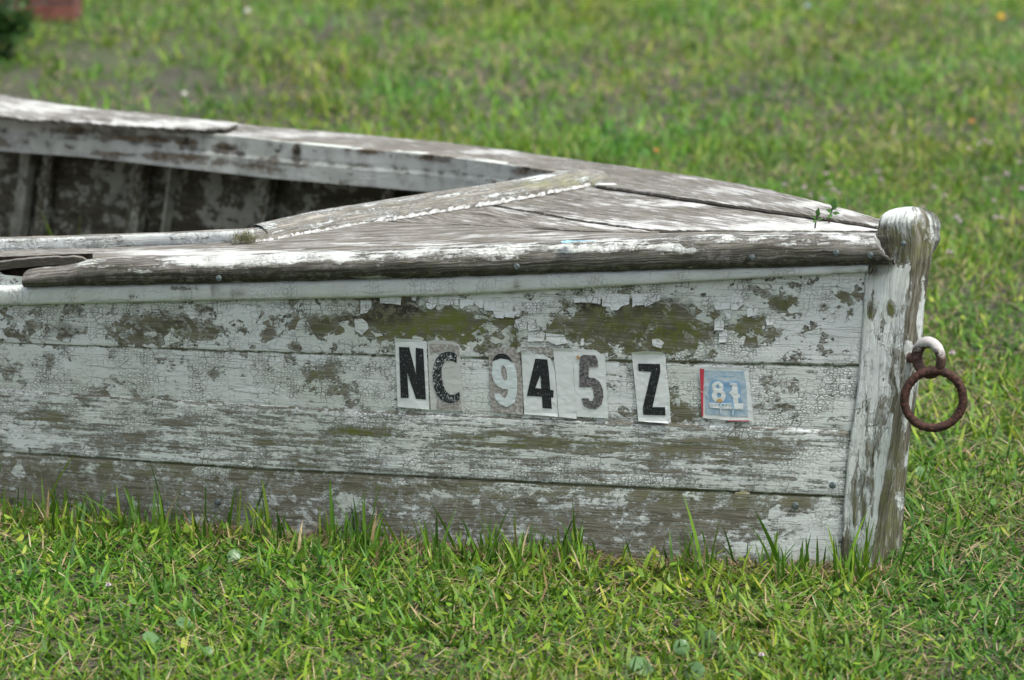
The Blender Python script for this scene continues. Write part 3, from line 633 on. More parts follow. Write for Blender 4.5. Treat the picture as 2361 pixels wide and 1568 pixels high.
# far skins
xs = np.linspace(2024, -150, 300); O = D(xs, np.interp(xs, *FO) + 1.0, -.004); tt = np.linspace(0, 1, 16)
inw = np.where(xs[:, None] > 1900, .3, 1.) * np.array([-.643, -.766, 0]) * .07
G = np.stack([O * (1 - t) + (np.stack([O[:, 0], O[:, 1], O[:, 2] * 0 - .01], -1) + inw) * t for t in tt], 1)
q = np.array([P0 + DC * 4.0 - NN * (.68 - .10 * t) + np.array([0, 0, (zst - .005) * (1 - t)]) for t in tt])
G = ext(G, q, 30); x, y = proj(G)
far = mesh('hull_side', G.reshape(-1, 3), gridF(*G.shape[:2]), M_hull, boat, uvgrid(G).reshape(-1, 2), dict(bare=.42, algae=.2, mold_shade=.15, streak=.4))
Gi = G + np.array([-.643, -.766, 0]) * .022; Gi = Gi[:, 1:]
# plank laps on the inside
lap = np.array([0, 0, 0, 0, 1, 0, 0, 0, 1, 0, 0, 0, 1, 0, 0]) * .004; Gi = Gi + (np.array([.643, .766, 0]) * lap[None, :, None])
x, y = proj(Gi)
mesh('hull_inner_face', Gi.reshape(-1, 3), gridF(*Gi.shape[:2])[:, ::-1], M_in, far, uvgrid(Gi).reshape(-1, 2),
     dict(bare=blob(x, y, [(250, 430, 80, 60, -.14), (560, 490, 90, 50, -.12)], .58).ravel(), algae=.35, mold_shade=(.35 + .5 * np.tile(lap / .004, len(Gi))), streak=.35))
# frames
def frame(pxc, wd, dp, side=1, seed=0, bare=.5):
    if side > 0:
        yi_ = np.interp(pxc, FI[0][:11], FI[1][:11]) if pxc > -150 else None
        T0 = D(pxc, np.interp(pxc, *FO)); 
    T0 = T0 + np.array([-.643, -.766, 0]) * .025
    al = np.array([.766, -.643, 0]) * wd / 2; inn = np.array([-.643, -.766, 0]) * dp
    rows = []
    for k, t in enumerate(np.linspace(0, 1, 14)):
        c = T0 * (1 - t) + (np.array([T0[0], T0[1], 0.0]) + np.array([-.643, -.766, 0]) * .07) * t; c[2] = (T0[2] - .03) * (1 - t)
        r = .004 * (random.random() - .5); al2 = al * (1 + .25 * (random.random() - .5) * (wd > .02))
        rows.append([c - al2, c - al2 + inn * (1 + r * 20), c + al2 + inn, c + al2])
    G = np.array(rows); V = G.reshape(-1, 3); F = [list(f) for f in gridF(14, 4, True)] + [[3, 2, 1, 0], [52, 53, 54, 55]]
    v = np.tile([0, dp, dp + wd, 2 * dp + wd], 14); u = np.repeat(np.linspace(0, .4, 14), 4)
    mesh('frame', V, F, M_frame, boat, np.stack([u, v], -1), dict(bare=bare, algae=.3, mold_shade=.45, streak=.45), smooth=False)
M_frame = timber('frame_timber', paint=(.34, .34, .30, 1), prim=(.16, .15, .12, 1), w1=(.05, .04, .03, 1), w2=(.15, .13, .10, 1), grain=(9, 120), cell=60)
for a_, w_, d_, b_ in [(103, .030, .02, .3), (148, .03, .012, .55), (365, .032, .022, .5), (436, .008, .02, .2), (655, .034, .022, .45), (940, .032, .02, .55), (1150, .03, .02, .6), (-120, .03, .02, .5)]:
    frame(a_, w_, d_, bare=b_)
# transom and floor, out of view
B = P0 + DC * 4.0
V = [B + NN * .66 + [0, 0, zst], B - NN * .66 + [0, 0, zst], B - NN * .56, B + NN * .56]; V = np.array(V)
V = np.concatenate([V, V + DC * .02])
mesh('transom', V, [[0, 1, 2, 3], [7, 6, 5, 4], [0, 4, 5, 1], [1, 5, 6, 2], [2, 6, 7, 3], [3, 7, 4, 0]], M_hull, boat, np.stack([V @ NN, V[:, 2]], -1), dict(bare=.4, algae=.2, mold_shade=.1, streak=.4), smooth=False)
fl = []; FF = []
for i, a_ in enumerate(np.linspace(.35, 3.95, 20)):
    wn_ = np.interp(a_, [0, .3, 1.2, 2.8, 4], [0, .12, .46, .60, .52]); a_c = P0 + DC * a_
    fl += [a_c + NN * wn_ + [0, 0, .03], a_c - NN * wn_ + [0, 0, .03]]
mesh('floor_boards', np.array(fl), [[2 * i, 2 * i + 1, 2 * i + 3, 2 * i + 2] for i in range(19)], M_floor, boat)

# --- screws
def screw(px_, py_, r, on='hull'):
    if on == 'rail': P = H(np.array(px_), np.array(py_), .0325)
    elif on == 'post': P = W(px_, py_, 4.742)
    else: P = H(np.array(px_), np.array(py_), .0012)
    n = np.array([-.19, -.98, .05]); n /= np.linalg.norm(n); a = np.cross(n, [0, 0, 1]); a /= np.linalg.norm(a); b = np.cross(a, n)
    V = []; 
    for rr, h in ((r, -.001), (r, .0008), (r * .8, .0016), (r * .2, .0017)):
        for k in range(14):
            t = k / 14 * 2 * math.pi; slot = -.0007 if (h > .0011 and abs(math.sin(t - .8)) < .25) else 0
            V.append(P + (a * math.cos(t) + b * math.sin(t)) * rr + n * (h + slot))
    F = [list(f) for f in gridF(4, 14, True)] + [[42 + i for i in range(14)]]
    mesh('screw', np.array(V), F, M_screw, boat)
for s in [(1201, 607, 'rail'), (1740, 586, 'rail'), (2011, 581, 'rail'), (1933, 576, 'rail'), (518, 634, 'rail'), (1920, 1118, 'hull'), (1834, 1165, 'hull'), (503, 1157, 'hull')]:
    screw(s[0], s[1], .0048 if s[2] == 'rail' else .005, s[2])
screw(2083, 562, .004, 'post')

# ------------------------------------------------------------------ registration stickers
def Z3(p): return [((1000 + x / 5.9025) / 1.1012, (850 + y / 5.9025) / 1.1012) for x, y in p]
def Z4(p): return [((950 + x / 2.361) / 1.1012, (820 + y / 2.361) / 1.1012) for x, y in p]
def Z5(p): return [((1400 + x / 4.216) / 1.1012, (850 + y / 4.216) / 1.1012) for x, y in p]
from mathutils.geometry import tessellate_polygon, delaunay_2d_cdt
def flat(name, loops, off, mat, parent, curl=0.0, thick=.0004, seed=0, dens=9.0, label=None, lift=0.0):
    """thin sheet lying on the near side; loops in traced units, first the outline, then holes"""
    vs = []; es = []
    for lp in loops:
        pts = []
        for i, p in enumerate(lp):                      # refine edges
            q = lp[(i + 1) % len(lp)]; L = math.hypot(q[0] - p[0], q[1] - p[1]); k = max(1, int(L / dens))
            for s in range(k): pts.append((p[0] + (q[0] - p[0]) * s / k, p[1] + (q[1] - p[1]) * s / k))
        n0 = len(vs); vs += pts; es += [(n0 + i, n0 + (i + 1) % len(pts)) for i in range(len(pts))]
    a = np.array(loops[0]); x0, y0 = a.min(0); x1, y1 = a.max(0)
    def inside(p, lp):
        c = False; j = len(lp) - 1
        for i in range(len(lp)):
            if (lp[i][1] > p[1]) != (lp[j][1] > p[1]) and p[0] < (lp[j][0] - lp[i][0]) * (p[1] - lp[i][1]) / (lp[j][1] - lp[i][1]) + lp[i][0]: c = not c
            j = i
        return c
    for x in np.arange(x0, x1, dens):
        for y in np.arange(y0, y1, dens):
            p = (x + random.uniform(-1, 1), y + random.uniform(-1, 1))
            if inside(p, loops[0]) and not any(inside(p, l) for l in loops[1:]): vs.append(p)
    r = delaunay_2d_cdt([Vector(v) for v in vs], es, [], 0, 1e-5)
    ov, of = r[0], r[2]
    F = []
    for f in of:
        c = np.mean([tuple(ov[i]) for i in f], axis=0)
        if inside(c, loops[0]) and not any(inside(c, l) for l in loops[1:]): F.append(list(f))
    P2 = np.array([tuple(v) for v in ov]); px_, py_ = P2[:, 0], P2[:, 1]
    wr = (vnoise(px_ / 14, py_ / 5, 1, 2) - .5) * .0009
    cu = curl * np.clip(1 - (py_ - y0) / 10, 0, 1) ** 2 + curl * .6 * np.clip(1 - (y1 - py_) / 8, 0, 1) ** 2 + curl * .4 * np.clip(1 - (x1 - px_) / 6, 0, 1) ** 2
    cu = cu + lift * np.clip((py_ - y0) / (y1 - y0), 0, 1) ** 1.6
    P = H(px_, py_, off + wr + cu)
    Pb = P + np.array([.19, .98, 0]) * thick; n = len(P)
    # boundary edges
    cnt = {}
    for f in F:
        for i in range(len(f)):
            e = (f[i], f[(i + 1) % len(f)]); cnt[tuple(sorted(e))] = cnt.get(tuple(sorted(e)), []) + [e]
    Fs = F + [[i + n for i in f[::-1]] for f in F] + [[e[0][1], e[0][0], e[0][0] + n, e[0][1] + n] for e in cnt.values() if len(e) == 1]
    V = np.concatenate([P, Pb]); uv = np.concatenate([np.stack([px_, -py_], -1)] * 2) * .00064
    o = mesh(name, V, Fs, mat, parent, uv, smooth=False)
    if label: o['label'] = label
    return o
def vinyl(name, c, worn, wornamt, scale=70, rough=.45, scr=None, edge=.03):
    N = NT(name); uv = N.n('UVMap', _uv_map='uv'); nz = N.noise(N.scale(uv, (scale, scale * 1.2, 1)), 1.0, 6, .7)
    f = N.sm(nz, wornamt - edge, wornamt + edge)
    base = N.mix(N.mul(N.sm(N.noise(uv, 40, 3), .4, .8), .3), c, tuple(x * .78 for x in c[:3]) + (1,))
    cc = N.mix(f, base, worn)
    if scr: 
        s2 = N.noise(N.scale(uv, (900, 260, 1)), 1.0, 3, .6); cc = N.mix(N.sm(s2, scr, scr + .04), cc, worn)
    N.put(N.b.inputs['Base Color'], cc); N.b.inputs['Roughness'].default_value = rough; N.b.inputs['Specular IOR Level'].default_value = .35
    nd = N.t.nodes.new('ShaderNodeBump'); nd.inputs['Strength'].default_value = .5; nd.inputs['Distance'].default_value = .0007
    N.put(nd.inputs['Height'], N.noise(N.scale(uv, (60, 160, 1)), 1.0, 3, .5)); N.put(N.b.inputs['Normal'], nd.outputs[0])
    return N.m
Wh = (.60, .64, .63, 1)
V_white = vinyl('white_vinyl', Wh, (.50, .52, .48, 1), .72)
V_old = vinyl('weathered_vinyl', (.47, .49, .47, 1), (.34, .31, .285, 1), .6, 70)
V_brown = vinyl('old_glue_residue', (.23, .205, .19, 1), (.42, .43, .40, 1), .52, 210, edge=.09)
V_black = vinyl('black_print', (.016, .018, .022, 1), (.42, .45, .45, 1), .645, 300, .4, .65)
V_bscr = vinyl('scratched_black_print', (.018, .02, .024, 1), (.50, .54, .55, 1), .60, 110, .4, .585, .05)
V_grey = vinyl('faded_black_print', (.035, .035, .036, 1), (.22, .215, .215, 1), .52, 240, .5, .6, .14)
V_pale = vinyl('pale_lifted_film', (.54, .61, .61, 1), (.42, .48, .48, 1), .62)
V_hole = vinyl('pinkish_glue', (.30, .22, .20, 1), (.2, .15, .13, 1), .5)
V_red = vinyl('red_print', (.42, .045, .07, 1), (.55, .35, .36, 1), .62, 90)
V_blue = vinyl('faded_blue_print', (.24, .36, .46, 1), (.42, .49, .52, 1), .5, 80, .5, None, .15)
V_blue2 = vinyl('blue_print', (.08, .27, .50, 1), (.45, .55, .62, 1), .5, 90, .5, None, .06)
V_tan = vinyl('tan_stain', (.45, .28, .10, 1), (.6, .5, .35, 1), .6)
def sticker(lbl, loops, mat, off=.0022, curl=.002, seed=0):
    return flat('registration_sticker', loops, off, mat, boat, curl, seed=seed, label=lbl)
s = sticker('white sticker with black letter N', [Z3([(18, 45), (260, 60), (500, 95), (498, 300), (520, 700), (535, 1115), (62, 1078), (40, 500)])], V_white, seed=1)
flat('letter', [Z3([(83, 178), (235, 183), (337, 580), (333, 190), (447, 205), (487, 967), (340, 955), (205, 565), (230, 942), (110, 940)])], .0029, V_black, s, seed=1)
s = sticker('torn grey sticker with scratched letter C', [Z3([(512, 100), (560, 85), (760, 85), (900, 100), (990, 150), (1000, 400), (1025, 740), (1060, 1140), (800, 1135), (560, 1120), (545, 880), (525, 470)])], V_old, off=.0016, curl=.0005, seed=2)
flat('old_glue_patch', [Z3([(535, 130), (870, 140), (975, 170), (985, 330), (950, 300), (890, 250), (820, 225), (700, 250), (600, 270), (560, 300)])], .0021, V_brown, s, seed=3)
flat('old_glue_patch', [Z3([(1000, 960), (1020, 1130), (640, 1105), (660, 960), (740, 1020), (860, 1040), (950, 1000)])], .0021, V_brown, s, seed=4)
flat('letter', [Z3([(945, 420), (948, 300), (900, 262), (820, 245), (720, 270), (640, 350), (598, 470), (588, 640), (610, 800), (660, 920), (740, 1000), (860, 1025), (950, 995), (1000, 950), (985, 850), (930, 885), (850, 895), (790, 850), (745, 760), (720, 640), (720, 500), (762, 400), (820, 378), (900, 392)])], .0026, V_bscr, s, seed=2, dens=5)
s = sticker('brown glue patch of a torn sticker round digit 9', [Z3([(1420, 215), (1560, 190), (1800, 180), (1890, 330), (1935, 760), (1940, 1195), (1700, 1180), (1470, 1150), (1440, 880), (1430, 500)])], V_brown, off=.0014, curl=.0, seed=5)
flat('digit', [Z3([(1485, 400), (1600, 352), (1720, 372), (1810, 430), (1845, 560), (1855, 700), (1850, 860), (1820, 1010), (1700, 1080), (1590, 1030), (1530, 960), (1505, 880), (1590, 878), (1620, 915), (1670, 948), (1705, 900), (1715, 812), (1640, 805), (1560, 765), (1500, 690), (1472, 580)]),
                 Z3([(1655, 452), (1690, 520), (1705, 620), (1695, 670), (1670, 688), (1640, 660), (1612, 570), (1618, 480)])], .0026, V_pale, s, seed=6, dens=5)
flat('digit_black_cap', [Z3([(1490, 380), (1510, 325), (1560, 285), (1640, 275), (1705, 300), (1750, 350), (1782, 412), (1720, 370), (1610, 348), (1530, 372)])], .0028, V_black, s, seed=7, dens=5)  # crescent of black print capping the nine
s = sticker('white sticker with black digit 4', [Z4([(885, 165), (940, 178), (1020, 195), (1060, 212), (1085, 290), (1096, 420), (1106, 560), (1000, 552), (902, 545), (892, 340)])], V_white, seed=8, curl=.003)
flat('digit', [Z4([(968, 212), (1040, 217), (1050, 300), (1058, 400), (1078, 402), (1076, 446), (1062, 444), (1067, 512), (1012, 508), (1008, 440), (918, 435), (926, 395)]), Z4([(998, 310), (1004, 392), (968, 388)])], .0029, V_black, s, seed=8, dens=6)
flat('old_glue_patch', [Z4([(885, 142), (1000, 142), (1068, 152), (1066, 208), (1010, 185), (930, 165)])], .0012, V_brown, s, seed=9)
s = sticker('blank pale sticker strip beside the 4', [Z4([(1072, 146), (1190, 150), (1196, 300), (1216, 572), (1108, 562), (1098, 420), (1088, 290)])], V_white, off=.0019, seed=10)
s = sticker('cracked white sticker with faded digit 5', [Z4([(1190, 150), (1330, 162), (1386, 205), (1392, 360), (1405, 571), (1215, 560), (1198, 300)])], V_white, off=.0018, curl=.0006, seed=11)
flat('digit', [Z5([(305, 240), (340, 212), (470, 218), (500, 270), (502, 342), (405, 345), (400, 455), (460, 458), (520, 500), (552, 580), (560, 660), (540, 740), (480, 792), (410, 792), (350, 755), (325, 680), (398, 675), (412, 705), (440, 708), (458, 660), (452, 590), (430, 550), (395, 558), (303, 556)])], .0026, V_grey, s, seed=12, dens=6)
flat('tan_stain', [Z5([(275, 222), (295, 214), (302, 255), (285, 264), (274, 245)])], .0031, V_tan, s, seed=12)
s = sticker('white sticker curling at its top with black letter Z', [Z5([(865, 185), (1000, 168), (1170, 176), (1215, 205), (1228, 250), (1228, 340), (1250, 520), (1268, 640), (1275, 850), (1285, 925), (1255, 942), (935, 922), (900, 560)])], V_white, off=.0026, curl=.0045, seed=13)
flat('letter', [Z5([(930, 305), (1165, 308), (1170, 390), (1085, 770), (1220, 770), (1225, 858), (988, 852), (985, 765), (1072, 392), (938, 385)])], .0034, V_black, s, seed=13, dens=6)
s = flat('year_sticker', [Z5([(1578, 345), (1800, 340), (2090, 350), (2112, 390), (2130, 560), (2165, 920), (2060, 925), (1620, 890), (1600, 640)])], .0022, V_white, boat, .001, seed=14, label='small faded blue and red validation sticker reading 84')
flat('red_stripe', [Z5([(1590, 360), (1638, 362), (1630, 620), (1628, 872), (1612, 870), (1600, 620)])], .0028, V_red, s, seed=14)
flat('red_stripe', [Z5([(1900, 912), (2145, 912), (2140, 924), (1900, 920)])], .0028, V_red, s, seed=15)
flat('blue_panel', [Z5([(1642, 378), (2060, 388), (2085, 500), (2110, 868), (1950, 872), (1652, 845)])], .0028, V_blue, s, seed=15)
def ell(cx, cy, rx, ry, n=18, rot=0): return [(cx + rx * math.cos(t), cy + ry * math.sin(t)) for t in np.linspace(0, 2 * math.pi, n, endpoint=False)]
flat('halo', [Z5([(1700, 500), (1780, 470), (1860, 500), (1990, 490), (2030, 560), (2040, 720), (1900, 735), (1700, 720), (1690, 600)])], .0031, vinyl('mid_blue_print', (.15, .30, .47, 1), (.25, .37, .48, 1), .5, 60, .5, None, .15), s, seed=16)
o8 = [(1783 + 62 * math.cos(t), 552 + 58 * math.sin(t)) for t in np.linspace(R(140), R(400), 14)] + [(1795 + 74 * math.cos(t), 648 + 72 * math.sin(t)) for t in np.linspace(R(-38), R(218), 18)]
flat('digit', [Z5(o8), Z5(ell(1783, 550, 22, 24, 10)), Z5(ell(1797, 642, 25, 28, 10))], .0034, V_white, s, seed=16, dens=5)
flat('digit', [Z5([(1915, 510), (1990, 512), (2000, 628), (2022, 635), (2022, 664), (2003, 664), (2004, 735), (1952, 730), (1945, 664), (1905, 620), (1935, 590), (1940, 540), (1912, 535)])], .0034, V_white, s, seed=17, dens=5)
flat('white_band', [Z5([(1690, 722), (1850, 728), (2055, 735), (2058, 795), (1900, 790), (1700, 775)])], .0036, V_white, s, seed=18, dens=6)
for x0 in (1712, 1752, 1790, 1828, 1866, 1904): flat('blue_mark', [Z5([(x0, 736), (x0 + 24, 737), (x0 + 22, 752), (x0 + 4, 753)])], .0041, V_blue2, s, seed=x0)
flat('blue_mark', [Z5([(1930, 725), (1955, 730), (1962, 800), (1950, 860), (1932, 855), (1945, 800)])], .0042, V_blue2, s, seed=3)
flat('blue_mark', [Z5([(1810, 760), (1826, 762), (1822, 830), (1808, 828)])], .0042, V_blue2, s, seed=4)
flat('tan_stain', [Z5(ell(1803, 698, 32, 18, 12))], .0042, V_tan, s, seed=5)
for x0, w0 in ((1735, 60), (1830, 50), (1920, 40)): flat('faint_print', [Z5([(x0, 436), (x0 + w0, 436), (x0 + w0, 443), (x0, 443)])], .0031, V_blue2, s, seed=6)

# --- tongues of paint hanging loose below the moulding and between the bare patches
def Z7(p): return [((900 + x / 2.951) / 1.1012, (680 + y / 2.951) / 1.1012) for x, y in p]
def Z9(p): return [((1700 + x / 2.613) / 1.1012, (400 + y / 2.613) / 1.1012) for x, y in p]
for i, p in enumerate([[(528, 205), (535, 270), (550, 300), (575, 310), (600, 298), (618, 270), (622, 205)], [(632, 215), (640, 268), (705, 275), (712, 280), (720, 270), (780, 275), (782, 215)],
          [(788, 225), (795, 300), (810, 308), (832, 285), (895, 275), (893, 230)], [(898, 238), (905, 270), (950, 300), (968, 295), (965, 230)], [(970, 245), (975, 315), (1040, 322), (1060, 370), (1120, 375), (1125, 330), (1110, 250)],
          [(1118, 262), (1128, 365), (1200, 372), (1210, 330), (1185, 320), (1190, 258)], [(1205, 262), (1208, 360), (1240, 362), (1242, 300), (1235, 262)], [(1245, 250), (1300, 330), (1355, 345), (1405, 325), (1410, 255)],
          [(1430, 225), (1440, 270), (1480, 290), (1500, 270), (1500, 215)], [(1640, 225), (1650, 262), (1700, 255), (1760, 262), (1845, 270), (1845, 205)], [(1855, 185), (1858, 285), (1915, 290), (1925, 315), (1975, 315), (2005, 285), (2060, 270), (2062, 200)],
          [(2082, 195), (2085, 295), (2105, 280), (2165, 275), (2185, 290), (2220, 272), (2290, 240), (2290, 190)], [(45, 245), (50, 340), (95, 335), (125, 300), (128, 245)], [(0, 385), (10, 470), (60, 500), (110, 450), (95, 410), (60, 380)],
          [(1205, 390), (1200, 440), (1240, 465), (1290, 455), (1295, 400), (1260, 370)], [(1300, 420), (1305, 470), (1400, 460), (1360, 380), (1330, 370)], [(1305, 478), (1300, 550), (1420, 545), (1430, 490), (1400, 467)], [(1435, 490), (1440, 545), (1520, 575), (1600, 560), (1570, 500)],
          [(190, 215), (195, 262), (300, 268), (350, 275), (352, 215)], [(430, 205), (435, 240), (462, 244), (470, 205)], [(1700, 520), (1695, 575), (1718, 580), (1722, 520)], [(2230, 535), (2235, 580), (2300, 600), (2320, 560), (2280, 530)]]):
    flat('paint_flake', [Z7(p)], .0012, M_hull, boat, 0, .0007, seed=30 + i, dens=5, lift=.0028)
for i, p in enumerate([[(275, 925), (310, 1010), (400, 1000), (405, 905)], [(410, 905), (410, 1005), (445, 1010), (490, 970), (470, 905)], [(355, 1005), (375, 1075), (412, 1070), (415, 1010)], [(500, 970), (520, 1055), (600, 1040), (590, 985)],
          [(215, 930), (220, 975), (268, 970), (270, 925)], [(300, 1080), (298, 1145), (360, 1142), (366, 1085)], [(330, 1150), (328, 1225), (380, 1222), (385, 1152)], [(640, 1075), (648, 1110), (690, 1104), (685, 1070)]]):
    flat('paint_flake', [Z9(p)], .0012, M_hull, boat, 0, .0007, seed=60 + i, dens=5, lift=.003)
# --- eye bolt in the stem and the loose ring hanging from it
def torus(name, C0, ax1, ax2, RR, rr, mat, parent, nu=72, nv=18, rough=.0006, sq=(1, 1), rfun=None, seed=0):
    ax1 = np.array(ax1) / np.linalg.norm(ax1); ax2 = np.array(ax2) / np.linalg.norm(ax2); nn = np.cross(ax1, ax2)
    V = []
    for i in range(nu):
        t = 2 * math.pi * i / nu; dr = ax1 * math.cos(t) * sq[0] + ax2 * math.sin(t) * sq[1]
        c = C0 + dr * RR; r_ = rr * (rfun(t) if rfun else 1)
        e = ax1 * math.cos(t) + ax2 * math.sin(t)
        for j in range(nv):
            p = 2 * math.pi * j / nv; n_ = rough * (vnoise(np.array([i * .9]), np.array([j * .9]), seed, 2)[0] - .5) * 2
            V.append(c + (e * math.cos(p) + nn * math.sin(p)) * (r_ + n_))
    i = np.arange(nu)[:, None]; j = np.arange(nv)[None]
    F = np.stack(np.broadcast_arrays(i * nv + j, ((i + 1) % nu) * nv + j, ((i + 1) % nu) * nv + (j + 1) % nv, i * nv + (j + 1) % nv), -1).reshape(-1, 4)
    return np.array(V), F
N = NT('painted_rusty_eye'); gm = N.n('NewGeometry', out=0); z_ = N.n('SeparateXYZ', i0=gm, out=2); nm = N.n('SeparateXYZ', i0=N.n('NewGeometry', out=1), out=2)
nz = N.noise(gm, 140, 5, .7); Pe = W(2145, 827, 4.745); 
f = N.sm(N.add(N.mul(N.sub(z_, float(Pe[2]) + .013), 40), N.add(N.mul(nz, 2.0), N.mul(nm, .25))), .75, 1.5)
N.put(N.b.inputs['Base Color'], N.mix(f, N.mix(N.sm(nz, .4, .6), (.03, .014, .010, 1), (.08, .04, .028, 1)), (.40, .385, .37, 1))); N.b.inputs['Roughness'].default_value = .75
nd = N.t.nodes.new('ShaderNodeBump'); nd.inputs['Distance'].default_value = .001; N.put(nd.inputs['Height'], nz); N.put(N.b.inputs['Normal'], nd.outputs[0]); M_eye = N.m
ec = W(2142, 826, 4.738)
V, F = torus('eye', ec, (.72, -.69, 0), (0, 0, 1), .0215, .0068, M_eye, boat, rfun=lambda t: 1.12 + .12 * math.cos(t - 2.2), seed=1, sq=(1, 1.08))
eb = mesh('eye_bolt', V, F, M_eye, boat)
Vs = []; dr = np.array([-.72, .69, 0]); a1 = np.array([.69, .72, 0]); up_ = np.array([0, 0, 1.])
for k in range(8):
    c = ec + dr * (.017 + .006 * k) + up_ * -.004
    for j in range(14): p = 2 * math.pi * j / 14; Vs.append(c + (a1 * math.cos(p) + up_ * math.sin(p)) * .0078)
mesh('shank', np.array(Vs), [list(f) for f in gridF(8, 14, True)], M_eye, eb)
rc_ = W(2153, 920.5, 4.722)
ring = empty('iron_ring', tuple(rc_)); tag(ring, 'rusty brown iron ring hanging from the eye bolt on the bow post', 'ring')
V, F = torus('ring', rc_, (.99, -.08, 0), (.02, .06, 1), .0418, .0062, M_rust, ring, nu=150, nv=22, rough=.0013, seed=3)
mesh('ring_band', V, F, M_rust, ring)

# --- smear of blue paint on the deck's edge; moss tuft in the coaming's joint
xs = np.linspace(1294, 1372, 26); V = []; 
for x_ in xs:
    k = (x_ - 1294) / 78; c = 564 - 3 * k; hw = (2.2 + 3.2 * math.exp(-((k - .18) / .12) ** 2)) * (1 - .75 * k) * random.uniform(.8, 1.2)
    for s_ in (-1, 1): p = D(np.array(x_), np.array(c + s_ * hw * .6)); V.append(p + np.array([0, -.0015, .0045]))
mesh('blue_paint_smear', np.array(V), gridF(26, 2), simple('blue_paint', (.16, .46, .66, 1), .5, 0, (200, (.35, .6, .72, 1))), boat)

# ------------------------------------------------------------------ plants
def leafmat(name, rough=.5, trans=.35):
    N = NT(name); c = N.n('Attribute', out=0, _attribute_name='tint'); N.put(N.b.inputs['Base Color'], c)
    N.b.inputs['Roughness'].default_value = rough; N.b.inputs['Specular IOR Level'].default_value = .28
    tr = N.n('BsdfTranslucent', Color=N.mix(1.0, (0, 0, 0, 1), c)); mx = N.t.nodes.new('ShaderNodeMixShader'); mx.inputs[0].default_value = trans
    N.t.links.new(N.b.outputs[0], mx.inputs[1]); N.t.links.new(tr, mx.inputs[2]); N.t.links.new(mx.outputs[0], N.t.nodes['Material Output'].inputs[0])
    return N.m
M_grass = leafmat('grass_blades', .5, .36)
GREENS = np.array([1.04, .95, .9]) * np.array([(.118, .255, .020), (.078, .195, .018), (.175, .305, .026), (.040, .115, .014), (.082, .212, .036), (.25, .335, .045)])
STRAW = .85 * np.array([(.46, .36, .20), (.34, .25, .13), (.55, .47, .30), (.25, .17, .10)])
def blades(base, length, width, az, lean, bend, tint, nseg=4, twist=None):
    """returns V, F, colours. base n x 3; lean = start angle from the vertical; bend = extra angle gained to the tip"""
    n = len(base); tw = rng.uniform(-.6, .6, n) if twist is None else twist
    dirh = np.stack([np.cos(az), np.sin(az), 0 * az], -1); sw = az + math.pi / 2 + tw; side = np.stack([np.cos(sw), np.sin(sw), 0 * az], -1)
    P = base.copy(); L = []; seg = length / nseg
    prof = {4: [.75, 1.0, .9, .6, .06], 3: [.85, 1.0, .72, .06], 2: [.9, .85, .06]}[nseg]
    for k in range(nseg + 1):
        hw = (width * prof[k] / 2)[:, None]; L.append(P - side * hw); L.append(P + side * hw)
        th = lean + bend * (k + .5) / nseg
        P = P + (dirh * np.sin(th)[:, None] + np.array([0, 0, 1.]) * np.cos(th)[:, None]) * seg[:, None]
    V = np.stack(L, 1).reshape(-1, 3); m = 2 * (nseg + 1)
    q = np.arange(nseg) * 2; loc = np.stack([q, q + 1, q + 3, q + 2], -1)
    F = (np.arange(n)[:, None, None] * m + loc[None]).reshape(-1, 4)
    return V, F, np.repeat(tint, m, 0)
acc = []
def put(*a, **k): acc.append(blades(*a, **k))
def tints(n, straw, bright=1.0):
    g = GREENS[rng.choice(6, n, p=[.29, .25, .13, .15, .15, .03])]; s_ = STRAW[rng.choice(4, n, p=[.35, .25, .2, .2])]
    m = (rng.random(n) < straw)[:, None]; t = np.where(m, s_, g) * rng.uniform(.75, 1.25, (n, 1)) * bright
    return t, m[:, 0]
def footprint(x, y):
    r = np.stack([x, y, 0 * x], -1) - P0; a = r @ DC; p = r @ NN
    hw = np.interp(a, [0, .24, .49, .86, 1.15, 2, 3, 4], [0.0, .15, .29, .45, .56, .62, .62, .6]) ; return (a > -.01) & (a < 4) & (np.abs(p) < hw)
